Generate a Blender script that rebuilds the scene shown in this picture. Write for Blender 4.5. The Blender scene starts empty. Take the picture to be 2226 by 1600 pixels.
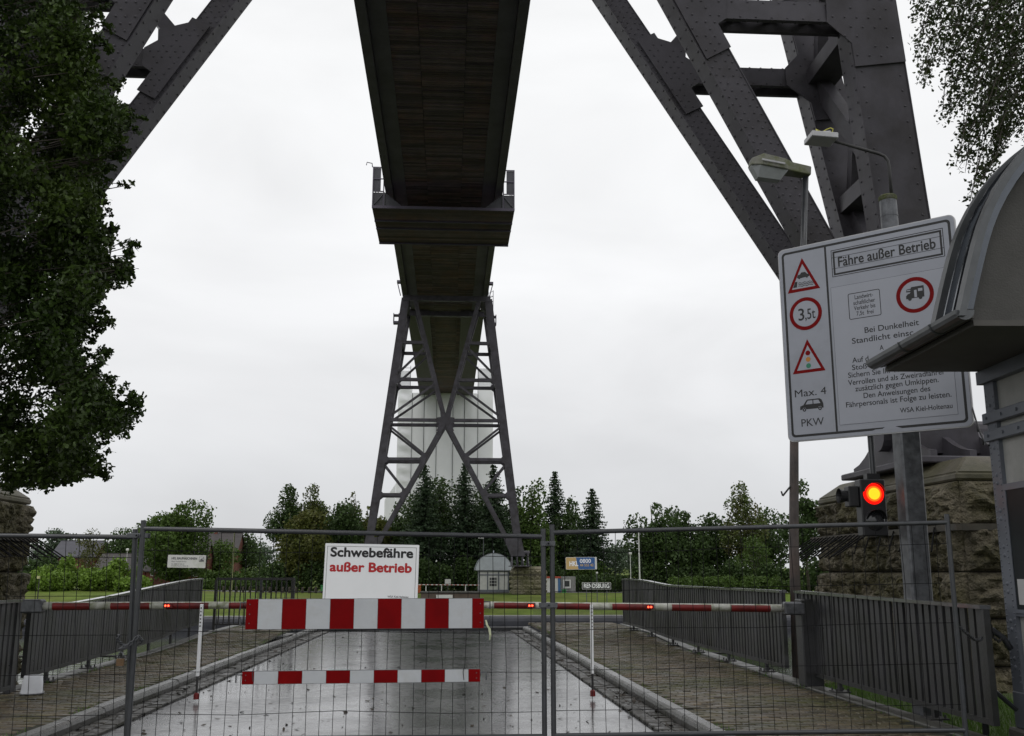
import bpy, math, random
import numpy as np
from mathutils import Vector, Matrix
R = math.radians
sc = bpy.context.scene
col = sc.collection
random.seed(11); rng = np.random.default_rng(11)

# ------------------------------------------------------------------ camera
cam_d = bpy.data.cameras.new("camera"); cam = bpy.data.objects.new("camera", cam_d); col.objects.link(cam)
cam_d.lens = 35.0; cam_d.sensor_width = 36.0; cam_d.sensor_fit = 'HORIZONTAL'
cam_d.clip_start = 0.1; cam_d.clip_end = 5000
cam.location = (0, 0, 1.62); cam.rotation_euler = (R(90 + 11.62), 0, R(-3.60))
sc.camera = cam
# ------------------------------------------------------------------ sky: closed overcast
SUN_EL, SUN_AZ = R(64), R(205)           # azimuth from +Y clockwise: behind the camera
w = bpy.data.worlds.new("World"); sc.world = w; w.use_nodes = True
nt = w.node_tree; nt.nodes.clear()
N = nt.nodes.new; L = nt.links.new
out = N('ShaderNodeOutputWorld'); bg = N('ShaderNodeBackground'); L(bg.outputs[0], out.inputs[0])
sky = N('ShaderNodeTexSky'); sky.sky_type = 'NISHITA'; sky.sun_disc = False
sky.sun_elevation = SUN_EL; sky.sun_rotation = SUN_AZ; sky.dust_density = 4
tc = N('ShaderNodeTexCoord'); sep = N('ShaderNodeSeparateXYZ'); L(tc.outputs['Generated'], sep.inputs[0])
elev = N('ShaderNodeMapRange'); elev.inputs[1].default_value = -0.02; elev.inputs[2].default_value = 1.0
elev.inputs[3].default_value = 0.0; elev.inputs[4].default_value = 1.0; L(sep.outputs[2], elev.inputs[0])
ramp = N('ShaderNodeValToRGB'); L(elev.outputs[0], ramp.inputs[0])
ce = ramp.color_ramp.elements
ce[0].position = 0.0; ce[0].color = (6.8, 6.9, 7.1, 1); ce[1].position = 1.0; ce[1].color = (10.6, 10.65, 10.8, 1)
for pos_, c_ in ((0.11, (7.7, 7.8, 8.0)), (0.175, (8.4, 8.45, 8.6)), (0.305, (9.4, 9.45, 9.55)), (0.51, (9.9, 9.95, 10.0))):
    e = ce.new(pos_); e.color = (*c_, 1)
mp = N('ShaderNodeMapping'); mp.inputs['Scale'].default_value = (1.0, 1.0, 2.6); L(tc.outputs['Generated'], mp.inputs[0])
nz = N('ShaderNodeTexNoise'); nz.inputs['Scale'].default_value = 2.4; nz.inputs['Detail'].default_value = 5; nz.inputs['Roughness'].default_value = 0.5
nz.inputs['Distortion'].default_value = 0.4
L(mp.outputs[0], nz.inputs[0])
nr = N('ShaderNodeMapRange'); nr.inputs[1].default_value = 0.3; nr.inputs[2].default_value = 0.7; nr.inputs[3].default_value = 0.90; nr.inputs[4].default_value = 1.09
L(nz.outputs[0], nr.inputs[0])
mul = N('ShaderNodeMix'); mul.data_type = 'RGBA'; mul.blend_type = 'MULTIPLY'; mul.inputs[0].default_value = 1
L(ramp.outputs[0], mul.inputs[6]); L(nr.outputs[0], mul.inputs[7])
mix = N('ShaderNodeMix'); mix.data_type = 'RGBA'; mix.inputs[0].default_value = 0.95
L(sky.outputs[0], mix.inputs[6]); L(mul.outputs[2], mix.inputs[7]); L(mix.outputs[2], bg.inputs[0])
bg.inputs[1].default_value = 0.10
# ------------------------------------------------------------------ sun behind the cloud
sun_d = bpy.data.lights.new("sun", 'SUN'); sun_d.energy = 0.5; sun_d.angle = R(40); sun_d.color = (1, 0.97, 0.93)
sun = bpy.data.objects.new("sun", sun_d); col.objects.link(sun)
sd = Vector((math.sin(SUN_AZ) * math.cos(SUN_EL), math.cos(SUN_AZ) * math.cos(SUN_EL), math.sin(SUN_EL)))
sun.rotation_euler = (-sd).to_track_quat('-Z', 'Y').to_euler(); sun.location = sd * 60
# ------------------------------------------------------------------ exposure
sc.view_settings.view_transform = 'Standard'; sc.view_settings.look = 'None'
sc.view_settings.exposure = 0.0; sc.view_settings.gamma = 1.0; sc.view_settings.use_curve_mapping = False
sc.cycles.max_bounces = 8; sc.cycles.diffuse_bounces = 3; sc.cycles.glossy_bounces = 3; sc.cycles.transparent_max_bounces = 12
sc.cycles.use_denoising = True

# ================================================================== helpers
AX = -0.6            # centre line of the bridge
def tag(o, label=None, cat=None, group=None, kind=None):
    if label: o["label"] = label
    if cat: o["category"] = cat
    if group: o["group"] = group
    if kind: o["kind"] = kind
    return o
def empty(name, loc, label=None, cat=None, group=None, kind=None):
    o = bpy.data.objects.new(name, None); col.objects.link(o); o.location = loc
    o.empty_display_size = 0.2
    return tag(o, label, cat, group, kind)
def wloc(o):
    p = Vector((0, 0, 0))
    while o is not None:
        p = p + Vector(o.location); o = o.parent
    return p
def link(name, me, parent=None, loc=(0, 0, 0), rot=(0, 0, 0), scale=(1, 1, 1)):
    """loc in world coordinates"""
    o = bpy.data.objects.new(name, me); col.objects.link(o)
    l = Vector(loc)
    if parent is not None:
        o.parent = parent; l = l - wloc(parent)
    o.location = l; o.rotation_euler = rot; o.scale = scale
    return o
def V(*a): return Vector(a)
class MB:
    def __init__(s): s.v = []; s.f = []; s.m = []
    def add(s, vs, fs, mi=0):
        b = len(s.v); s.v += [tuple(p) for p in vs]; s.f += [tuple(i + b for i in q) for q in fs]; s.m += [mi] * len(fs)
        return s
    def hexa(s, p, mi=0):   # 8 points: 4 bottom ccw, 4 top ccw
        return s.add(p, [(3, 2, 1, 0), (4, 5, 6, 7), (0, 1, 5, 4), (1, 2, 6, 5), (2, 3, 7, 6), (3, 0, 4, 7)], mi)
    def box(s, x0, x1, y0, y1, z0, z1, mi=0):
        return s.hexa([(x0, y0, z0), (x1, y0, z0), (x1, y1, z0), (x0, y1, z0), (x0, y0, z1), (x1, y0, z1), (x1, y1, z1), (x0, y1, z1)], mi)
    def beam(s, a, b, wd, ht, up=(0, 0, 1), mi=0):
        """bar a->b, wd along side, ht along up"""
        a = Vector(a); b = Vector(b); d = (b - a).normalized(); u = Vector(up); u = (u - d * u.dot(d))
        if u.length < 1e-5: u = Vector((1, 0, 0)) - d * d.x
        u.normalize(); sd_ = d.cross(u)
        sw = sd_ * wd / 2; hu = u * ht / 2
        p = [a - sw - hu, a + sw - hu, b + sw - hu, b - sw - hu, a - sw + hu, a + sw + hu, b + sw + hu, b - sw + hu]
        return s.hexa(p, mi)
    def tube(s, a, b, r, n=10, r2=None, caps=True, mi=0):
        a = Vector(a); b = Vector(b); r2 = r if r2 is None else r2
        d = (b - a).normalized(); u = d.orthogonal().normalized(); v = d.cross(u)
        vs = []
        for c, rr in ((a, r), (b, r2)):
            for i in range(n):
                t = 2 * math.pi * i / n; vs.append(c + (u * math.cos(t) + v * math.sin(t)) * rr)
        fs = [(i, (i + 1) % n, n + (i + 1) % n, n + i) for i in range(n)]
        if caps: fs += [tuple(range(n - 1, -1, -1)), tuple(range(n, 2 * n))]
        return s.add(vs, fs, mi)
    def path(s, pts, r, n=8, mi=0):
        pts = [Vector(p) for p in pts]; rs = r if isinstance(r, (list, tuple)) else [r] * len(pts)
        vs = []; ref = None
        for i, p in enumerate(pts):
            d = (pts[min(i + 1, len(pts) - 1)] - pts[max(i - 1, 0)]).normalized()
            u = d.orthogonal().normalized() if ref is None else (ref - d * ref.dot(d)).normalized()
            ref = u; v = d.cross(u)
            for k in range(n):
                t = 2 * math.pi * k / n; vs.append(p + (u * math.cos(t) + v * math.sin(t)) * rs[i])
        fs = []
        for i in range(len(pts) - 1):
            for k in range(n):
                fs.append((i * n + k, i * n + (k + 1) % n, (i + 1) * n + (k + 1) % n, (i + 1) * n + k))
        fs += [tuple(range(n - 1, -1, -1)), tuple(range((len(pts) - 1) * n, len(pts) * n))]
        return s.add(vs, fs, mi)
    def prism(s, poly, fr, c0, c1, mi=0):
        """poly of (a,b) in frame fr, from depth c0 to c1 (along the normal)"""
        n = len(poly)
        vs = [fr(a, b, c0) for a, b in poly] + [fr(a, b, c1) for a, b in poly]
        fs = [tuple(range(n - 1, -1, -1)), tuple(range(n, 2 * n))] + [(i, (i + 1) % n, n + (i + 1) % n, n + i) for i in range(n)]
        return s.add(vs, fs, mi)
    def ringprism(s, outer, inner, fr, c0, c1, mi=0):
        n = len(outer)
        vs = [fr(a, b, c0) for a, b in outer] + [fr(a, b, c1) for a, b in outer] + [fr(a, b, c0) for a, b in inner] + [fr(a, b, c1) for a, b in inner]
        fs = []
        for i in range(n):
            j = (i + 1) % n
            fs += [(i, j, n + j, n + i), (n + i, n + j, 3 * n + j, 3 * n + i), (2 * n + j, 2 * n + i, 3 * n + i, 3 * n + j), (j, i, 2 * n + i, 2 * n + j)]
        return s.add(vs, fs, mi)
    def lathe(s, c, prof, n=20, mi=0, ax=(0, 0, 1)):
        ax = Vector(ax).normalized(); u = ax.orthogonal().normalized(); v = ax.cross(u); c = Vector(c); vs = []
        for r, h in prof:
            for k in range(n):
                t = 2 * math.pi * k / n; vs.append(c + ax * h + (u * math.cos(t) + v * math.sin(t)) * r)
        fs = []
        for i in range(len(prof) - 1):
            for k in range(n):
                fs.append((i * n + k, i * n + (k + 1) % n, (i + 1) * n + (k + 1) % n, (i + 1) * n + k))
        return s.add(vs, fs, mi)
    def mesh(s, name, mats, off=(0, 0, 0), smooth=False):
        me = bpy.data.meshes.new(name)
        ox, oy, oz = off
        me.from_pydata([(x - ox, y - oy, z - oz) for x, y, z in s.v], [], s.f)
        for m in (mats if isinstance(mats, (list, tuple)) else [mats]): me.materials.append(m)
        me.polygons.foreach_set("material_index", s.m)
        if smooth: me.polygons.foreach_set("use_smooth", [True] * len(me.polygons))
        me.update(); return me
    def build(s, name, mats, parent=None, smooth=False, bevel=0, **kw):
        off = wloc(parent) if parent is not None else (0, 0, 0)
        o = bpy.data.objects.new(name, s.mesh(name, mats, off, smooth)); col.objects.link(o)
        if parent is not None: o.parent = parent
        if bevel:
            b = o.modifiers.new("bevel", 'BEVEL'); b.width = bevel; b.segments = 1; b.limit_method = 'ANGLE'
        return tag(o, **kw)
def npmesh(name, vs, k, mats, mi=None, smooth=False):
    """vs: (m*k,3) array, m faces with k own vertices each"""
    vs = np.asarray(vs, dtype=np.float32); n = len(vs); m = n // k
    me = bpy.data.meshes.new(name); me.vertices.add(n); me.vertices.foreach_set("co", vs.ravel())
    me.loops.add(n); me.loops.foreach_set("vertex_index", np.arange(n, dtype=np.int32))
    me.polygons.add(m); me.polygons.foreach_set("loop_start", np.arange(0, n, k, dtype=np.int32)); me.polygons.foreach_set("loop_total", np.full(m, k, dtype=np.int32))
    for q in (mats if isinstance(mats, (list, tuple)) else [mats]): me.materials.append(q)
    if mi is not None: me.polygons.foreach_set("material_index", np.asarray(mi, dtype=np.int32))
    me.update(calc_edges=True); return me
def npbatch(name, tv, tf, M4, mats):
    """template verts tv (k,3), quads tf (q,4); M4: (n,3,4) transforms -> one mesh"""
    tv = np.asarray(tv, float); tf = np.asarray(tf, int); n = len(M4); k = len(tv)
    vs = np.einsum('nij,kj->nki', M4[:, :, :3], tv) + M4[:, None, :, 3]
    fs = (tf[None] + (np.arange(n) * k)[:, None, None]).reshape(-1, tf.shape[1])
    me = bpy.data.meshes.new(name); me.vertices.add(n * k); me.vertices.foreach_set("co", vs.astype(np.float32).ravel())
    me.loops.add(fs.size); me.loops.foreach_set("vertex_index", fs.astype(np.int32).ravel())
    me.polygons.add(len(fs)); c = tf.shape[1]
    me.polygons.foreach_set("loop_start", np.arange(0, fs.size, c, dtype=np.int32)); me.polygons.foreach_set("loop_total", np.full(len(fs), c, dtype=np.int32))
    for q in (mats if isinstance(mats, (list, tuple)) else [mats]): me.materials.append(q)
    me.update(calc_edges=True); return me
def frame(o, u, v):
    o = Vector(o); u = Vector(u).normalized(); v = Vector(v); v = (v - u * v.dot(u)).normalized(); n = u.cross(v)
    def f(a, b, c=0.0): return o + u * a + v * b + n * c
    f.o, f.u, f.v, f.n = o, u, v, n
    return f
def rrect(x0, x1, y0, y1, r, k=5):
    pts = []
    for cx, cy, a0 in ((x1 - r, y0 + r, -90), (x1 - r, y1 - r, 0), (x0 + r, y1 - r, 90), (x0 + r, y0 + r, 180)):
        for i in range(k + 1):
            t = R(a0 + 90 * i / k); pts.append((cx + r * math.cos(t), cy + r * math.sin(t)))
    return pts
def circ(cx, cy, r, n=40): return [(cx + r * math.cos(2 * math.pi * i / n), cy + r * math.sin(2 * math.pi * i / n)) for i in range(n)]
FONT = None
def text(name, s, fr, a, b, size, mat, parent, sx=1.0, bold=0.0, align='LEFT', c=0.003, width=None, space=1.0):
    cu = bpy.data.curves.new(name, 'FONT'); cu.body = s; cu.font = FONT or cu.font; cu.size = 1.0; cu.extrude = 0.0
    cu.align_x = align; cu.space_character = space; cu.resolution_u = 5
    o = bpy.data.objects.new(name, cu); col.objects.link(o)
    me = bpy.data.meshes.new_from_object(o.evaluated_get(bpy.context.evaluated_depsgraph_get()))
    bpy.data.objects.remove(o); bpy.data.curves.remove(cu)
    vs = [v.co * size for v in me.vertices]; fs = [tuple(p.vertices) for p in me.polygons]; bpy.data.meshes.remove(me)
    x0 = min(v.x for v in vs); x1 = max(v.x for v in vs)
    if width: sx = (width - 2 * bold * size) / (x1 - x0)
    q = MB(); k = bold * size
    for i, (dx, dy) in enumerate([(0, 0)] if not bold else [(k * math.cos(t * math.pi / 4), k * math.sin(t * math.pi / 4)) for t in range(8)]):   # stroke weight
        q.add([fr(a + (v.x - x0) * sx + dx + k, b + v.y + dy, c + i * 0.00004) for v in vs], fs)
    return q.build(name, mat, parent)

# ================================================================== materials
def mat(name, c, rough=0.6, var=0.25, scale=3.0, c2=None, f2=0.5, s2=1.2, bump=0.0, bscale=30.0, metal=0.0, spec=0.5, coat=0.0, rvar=0.0, rnd=0.0, trans=0.0, dist=0.02, island=False):
    m = bpy.data.materials.new(name); m.use_nodes = True; t = m.node_tree; n = t.nodes; n.clear(); lk = t.links.new
    o = n.new('ShaderNodeOutputMaterial'); p = n.new('ShaderNodeBsdfPrincipled')
    p.inputs['Roughness'].default_value = rough; p.inputs['Metallic'].default_value = metal
    p.inputs['Specular IOR Level'].default_value = spec; p.inputs['Coat Weight'].default_value = coat; p.inputs['Coat Roughness'].default_value = 0.12
    g = n.new('ShaderNodeNewGeometry')
    nz = n.new('ShaderNodeTexNoise'); nz.inputs['Scale'].default_value = scale; nz.inputs['Detail'].default_value = 6; nz.inputs['Roughness'].default_value = 0.65
    lk(g.outputs['Position'], nz.inputs[0])
    mr = n.new('ShaderNodeMapRange'); mr.inputs[1].default_value = 0.28; mr.inputs[2].default_value = 0.72; mr.inputs[3].default_value = 1 - var; mr.inputs[4].default_value = 1 + var
    lk(nz.outputs[0], mr.inputs[0])
    val = mr.outputs[0]
    if rnd:
        oi = n.new('ShaderNodeObjectInfo'); src = oi.outputs['Random']
        if island:
            ad = n.new('ShaderNodeMath'); ad.operation = 'ADD'; lk(oi.outputs['Random'], ad.inputs[0]); lk(g.outputs['Random Per Island'], ad.inputs[1])
            fr_ = n.new('ShaderNodeMath'); fr_.operation = 'FRACT'; lk(ad.outputs[0], fr_.inputs[0]); src = fr_.outputs[0]
        r2 = n.new('ShaderNodeMapRange'); r2.inputs[3].default_value = 1 - rnd; r2.inputs[4].default_value = 1 + rnd; lk(src, r2.inputs[0])
        mm = n.new('ShaderNodeMath'); mm.operation = 'MULTIPLY'; lk(val, mm.inputs[0]); lk(r2.outputs[0], mm.inputs[1]); val = mm.outputs[0]
    base = n.new('ShaderNodeRGB'); base.outputs[0].default_value = (*c, 1); bc = base.outputs[0]
    if c2 is not None:
        nb = n.new('ShaderNodeTexNoise'); nb.inputs['Scale'].default_value = s2; nb.inputs['Detail'].default_value = 5; nb.inputs['Roughness'].default_value = 0.6; nb.inputs['Distortion'].default_value = 0.3
        lk(g.outputs['Position'], nb.inputs[0])
        th = n.new('ShaderNodeMapRange'); th.inputs[1].default_value = f2 - 0.1; th.inputs[2].default_value = f2 + 0.12; lk(nb.outputs[0], th.inputs[0])
        mx = n.new('ShaderNodeMix'); mx.data_type = 'RGBA'; lk(th.outputs[0], mx.inputs[0]); lk(bc, mx.inputs[6]); mx.inputs[7].default_value = (*c2, 1); bc = mx.outputs[2]
    mv = n.new('ShaderNodeMix'); mv.data_type = 'RGBA'; mv.blend_type = 'MULTIPLY'; mv.inputs[0].default_value = 1; lk(bc, mv.inputs[6]); lk(val, mv.inputs[7])
    lk(mv.outputs[2], p.inputs['Base Color'])
    if rvar:
        rr = n.new('ShaderNodeMapRange'); rr.inputs[1].default_value = 0.3; rr.inputs[2].default_value = 0.7
        rr.inputs[3].default_value = max(0.02, rough - rvar); rr.inputs[4].default_value = min(1, rough + rvar); lk(nz.outputs[0], rr.inputs[0]); lk(rr.outputs[0], p.inputs['Roughness'])
    if bump:
        b = n.new('ShaderNodeTexNoise'); b.inputs['Scale'].default_value = bscale; b.inputs['Detail'].default_value = 5; lk(g.outputs['Position'], b.inputs[0])
        bp = n.new('ShaderNodeBump'); bp.inputs['Strength'].default_value = bump; bp.inputs['Distance'].default_value = dist; lk(b.outputs[0], bp.inputs['Height']); lk(bp.outputs[0], p.inputs['Normal'])
    sh = p.outputs[0]
    if trans:
        tr = n.new('ShaderNodeBsdfTranslucent'); lk(mv.outputs[2], tr.inputs[0]); ms = n.new('ShaderNodeMixShader'); ms.inputs[0].default_value = trans; lk(p.outputs[0], ms.inputs[1]); lk(tr.outputs[0], ms.inputs[2]); sh = ms.outputs[0]
    lk(sh, o.inputs[0]); return m
def emis(name, c, s):
    m = bpy.data.materials.new(name); m.use_nodes = True; t = m.node_tree; n = t.nodes; n.clear()
    o = n.new('ShaderNodeOutputMaterial'); e = n.new('ShaderNodeEmission'); e.inputs[0].default_value = (*c, 1); e.inputs[1].default_value = s; t.links.new(e.outputs[0], o.inputs[0]); return m
def glassmat(name, c, rough=0.03):
    m = bpy.data.materials.new(name); m.use_nodes = True; p = m.node_tree.nodes['Principled BSDF']
    p.inputs['Base Color'].default_value = (*c, 1); p.inputs['Roughness'].default_value = rough; p.inputs['Specular IOR Level'].default_value = 0.7; return m
STEEL = mat("bridge_steel_paint", (0.086, 0.081, 0.094), 0.5, 0.22, 1.3, c2=(0.060, 0.055, 0.060), f2=0.54, s2=1.1, bump=0.08, bscale=60, rvar=0.1, spec=.22)
STEELF = mat("bridge_deck_steel", (0.095, 0.082, 0.115), 0.6, 0.3, 0.5)
WOODD = mat("deck_timber", (0.110, 0.080, 0.098), 0.8, 0.3, 0.7, c2=(0.125, 0.070, 0.070), f2=0.55, s2=0.35, rnd=0.5, island=True)
GREENST = mat("lichen_steel", (0.080, 0.072, 0.078), 0.7, 0.3, 0.5, c2=(0.060, 0.054, 0.058), f2=0.5, s2=0.5)
GALV = mat("galvanised_steel", (0.13, 0.135, 0.145), 0.45, 0.3, 14, c2=(0.085, 0.088, 0.095), f2=0.52, s2=9, metal=0.55, rvar=0.1)
GALVD = mat("weathered_zinc_tube", (0.040, 0.043, 0.050), 0.3, 0.3, 14, spec=.7, c2=(0.035, 0.037, 0.040), f2=0.5, s2=7, metal=0.1)
WIRE = mat("fence_wire_steel", (0.009, 0.009, 0.010), 0.8, 0.2, 10, spec=.2)
BLACK = mat("black_print", (0.012, 0.012, 0.013), 0.5, 0.1)
BLACKM = mat("black_plastic", (0.018, 0.018, 0.02), 0.4, 0.2)
REDP = mat("red_reflective_film", (0.20, 0.002, 0.003), 0.5, 0.12, 6, spec=.08, c2=(0.17, 0.002, 0.003), f2=0.55, s2=5)
WHITER = mat("white_reflective_film", (0.53, 0.55, 0.57), 0.35, 0.07, 6, c2=(0.47, 0.48, 0.48), f2=0.6, s2=6)
WHITEP = mat("white_sign_face", (0.92, 0.93, 0.94), 0.3, 0.03, 4)
REDT = mat("red_print", (0.5, 0.012, 0.015), 0.4, 0.05)
ASPH = None
CONC = mat("wet_concrete", (0.075, 0.073, 0.067), 0.5, 0.3, 2.0, c2=(0.05, 0.05, 0.04), f2=0.5, s2=1.3, bump=0.25, bscale=40, rvar=0.15)
KERB = mat("kerb_concrete", (0.085, 0.083, 0.080), 0.28, 0.18, 5.0, c2=(0.040, 0.040, 0.030), f2=0.54, s2=2.0, bump=0.10, bscale=60, rvar=0.06, rnd=0.12)
PAVER = mat("wet_brown_paver", (0.100, 0.080, 0.052), 0.5, 0.45, 6.0, c2=(0.060, 0.060, 0.022), f2=0.52, s2=0.9, bump=0.3, bscale=50, spec=.3, rvar=0.25, rnd=0.42, island=True)
JOINT = mat("mossy_joint", (0.014, 0.014, 0.007), 0.85, 0.5, 5.0, c2=(0.035, 0.045, 0.010), f2=0.55, s2=3.0, bump=0.5, bscale=60)
SETT = mat("grey_sett", (0.050, 0.047, 0.042), 0.5, 0.3, 6.0, c2=(0.028, 0.026, 0.020), f2=0.5, s2=2.0, bump=0.2, bscale=50, rvar=0.25, spec=.3, rnd=0.2, island=True)
GRASS = mat("meadow_grass", (0.088, 0.135, 0.020), 0.9, 0.35, 0.35, c2=(0.115, 0.135, 0.032), f2=0.5, s2=0.08, spec=.1, bump=0.6, bscale=6, dist=0.08)
GRASSN = mat("near_grass_ground", (0.055, 0.085, 0.018), 0.8, 0.4, 3.0, c2=(0.04, 0.045, 0.02), f2=0.52, s2=1.2, bump=0.5, bscale=25)
BLADE = mat("grass_blade", (0.085, 0.16, 0.025), 0.6, 0.3, 4.0, trans=0.3)
FROAD = mat("far_road", (0.17, 0.165, 0.16), 0.6, 0.2, 0.4)
def asphalt():
    m = bpy.data.materials.new("wet_asphalt"); m.use_nodes = True; t = m.node_tree; n = t.nodes; lk = t.links.new
    p = n['Principled BSDF']; g = n.new('ShaderNodeNewGeometry')
    def noise(s, d=5, r=0.6):
        q = n.new('ShaderNodeTexNoise'); q.inputs['Scale'].default_value = s; q.inputs['Detail'].default_value = d; q.inputs['Roughness'].default_value = r; lk(g.outputs['Position'], q.inputs[0]); return q.outputs[0]
    def rng_(x, a, b, c, d):
        q = n.new('ShaderNodeMapRange'); q.inputs[1].default_value = a; q.inputs[2].default_value = b; q.inputs[3].default_value = c; q.inputs[4].default_value = d; lk(x, q.inputs[0]); return q.outputs[0]
    big = noise(0.55, 4); fine = noise(220, 2); mid = noise(9, 5)
    wet = rng_(big, 0.42, 0.58, 0, 1)
    cr = n.new('ShaderNodeMix'); cr.data_type = 'RGBA'; lk(rng_(mid, 0.3, 0.7, 0, 1), cr.inputs[0]); cr.inputs[6].default_value = (0.016, 0.016, 0.018, 1); cr.inputs[7].default_value = (0.034, 0.033, 0.034, 1)
    lk(cr.outputs[2], p.inputs['Base Color'])
    rg = n.new('ShaderNodeMath'); rg.operation = 'MULTIPLY_ADD'; lk(rng_(mid, 0.35, 0.65, 0.0, 0.16), rg.inputs[0]); rg.inputs[1].default_value = 1; lk(rng_(wet, 0, 1, 0.32, 0.08), rg.inputs[2]); lk(rg.outputs[0], p.inputs['Roughness'])
    p.inputs['Specular IOR Level'].default_value = 0.55
    b1 = n.new('ShaderNodeBump'); b1.inputs['Distance'].default_value = 0.004; lk(fine, b1.inputs['Height']); lk(rng_(wet, 0, 1, 0.5, 0.2), b1.inputs['Strength'])
    b2 = n.new('ShaderNodeBump'); b2.inputs['Distance'].default_value = 0.03; b2.inputs['Strength'].default_value = 0.10; lk(noise(2.2, 8, 0.7), b2.inputs['Height']); lk(b2.outputs[0], b1.inputs['Normal']); lk(b1.outputs[0], p.inputs['Normal'])
    p.inputs['Coat Weight'].default_value = 0.7; p.inputs['Coat Roughness'].default_value = 0.09; p.inputs['Coat IOR'].default_value = 1.33; lk(b2.outputs[0], p.inputs['Coat Normal'])
    return m
ASPH = asphalt()
def watermat():
    m = bpy.data.materials.new("canal_water"); m.use_nodes = True; t = m.node_tree; n = t.nodes; lk = t.links.new
    p = n['Principled BSDF']; p.inputs['Base Color'].default_value = (0.020, 0.022, 0.023, 1); p.inputs['Roughness'].default_value = 0.10; p.inputs['IOR'].default_value = 1.33
    g = n.new('ShaderNodeNewGeometry'); q = n.new('ShaderNodeTexNoise'); q.inputs['Scale'].default_value = 1.4; q.inputs['Detail'].default_value = 5; lk(g.outputs['Position'], q.inputs[0])
    b = n.new('ShaderNodeBump'); b.inputs['Strength'].default_value = 0.25; b.inputs['Distance'].default_value = 0.08; lk(q.outputs[0], b.inputs['Height']); lk(b.outputs[0], p.inputs['Normal']); return m
WATER = watermat()

# ================================================================== terrain, water, quays
def smooth(t): t = max(0, min(1, t)); return t * t * (3 - 2 * t)
CL, CR = -5.75, 5.0           # landing stage between these
def near_z(x, y):
    if CL - 0.02 < x < CR + 0.02: return -0.45
    y0 = 12.6 if x < 0 else 14.6
    z = -0.02 - 1.4 * smooth((y - y0) / 2.6)
    d = (CL - x) if x < CL else (x - CR)
    return z - 0.03 * math.sin(x * 1.7 + y) - 0.06 * smooth(d / 3)
xs = sorted(set([-400, -150, -80, -50, -35, -25, -20] + [round(-18 + 0.5 * i, 2) for i in range(74)] + [CL - 0.03, CL, CR, CR + 0.03, 22, 28, 40, 60, 100, 200, 400]))
ys = [-300, -120, -60, -30, -15, -8, -4, 0] + [2 + 0.5 * i for i in range(47)] + [25.4]
mb = MB(); vs = [(x, y, near_z(x, y)) for y in ys for x in xs]; nx = len(xs)
mb.add(vs, [(j * nx + i, j * nx + i + 1, (j + 1) * nx + i + 1, (j + 1) * nx + i) for j in range(len(ys) - 1) for i in range(nx - 1)])
mb.build("ground", GRASSN, kind="structure", smooth=True)
mb = MB(); mb.box(-400, CL - 0.01, 25.4, 26.0, -9, -1.40); mb.build("quay_wall", CONC, kind="structure")
mb = MB(); mb.box(CR + 0.01, 400, 25.4, 26.0, -9, -1.40); mb.build("quay_wall", CONC, kind="structure")
mb = MB(); mb.box(CL, CR, -6, 29.6, -9, -0.06); mb.build("landing_stage", CONC, kind="structure")
mb = MB(); mb.add([(-600, 24, -4.4), (600, 24, -4.4), (600, 113, -4.4), (-600, 113, -4.4)], [(0, 1, 2, 3)]); mb.build("canal_water", WATER, kind="structure")
def far_z(x, y):
    z = -2.98 + 1.85 * smooth((y - 113) / 16)
    z += 1.6 * smooth((y - 170) / 90) + 5.0 * smooth((y - 260) / 500)
    if x < -20: z += 0.9 * smooth((-20 - x) / 40) * smooth((y - 116) / 30)
    return z + 0.06 * math.sin(x * 0.21) * math.cos(y * 0.17) * smooth((y - 114) / 5)
xs = [-1500, -900, -500, -300, -200] + [-150 + 5 * i for i in range(61)] + [200, 300, 500, 900, 1500]
ys = [112.0, 113, 114, 116, 118, 120, 122, 125, 128, 132, 136, 140, 146, 152, 160, 170, 180, 195, 210, 230, 260, 300, 360, 450, 600, 900, 1600, 2600]
mb = MB(); nx = len(xs); mb.add([(x, y, far_z(x, y)) for y in ys for x in xs], [(j * nx + i, j * nx + i + 1, (j + 1) * nx + i + 1, (j + 1) * nx + i) for j in range(len(ys) - 1) for i in range(nx - 1)])
mb.build("far_bank", GRASS, kind="structure", smooth=True)
QW = mat("far_quay_steel", (0.062, 0.064, 0.075), 0.5, 0.25, 0.5, c2=(0.04, 0.042, 0.05), f2=0.5, s2=0.3)
QWC = mat("far_quay_coping", (0.30, 0.30, 0.30), 0.5, 0.2, 0.5)
qd = empty("far_quay", (0, 112, -4.4), kind="structure")
mb = MB()
prof = [(111.7, -8.0), (111.7, -4.3), (111.62, -3.9), (111.58, -3.55), (111.62, -3.25), (111.8, -3.06), (112.4, -3.06), (112.4, -8.0)]
mb.add([(x, y, z) for x in (-600, 600) for y, z in prof], [tuple(range(7, -1, -1)), tuple(range(8, 16))] + [(i, (i + 1) % 8, 8 + (i + 1) % 8, 8 + i) for i in range(8)])
mb.build("quay_face", QW, qd, smooth=False)
mb = MB(); mb.box(-600, 600, 111.78, 112.5, -3.055, -2.95); mb.build("coping", QWC, qd)
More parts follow.
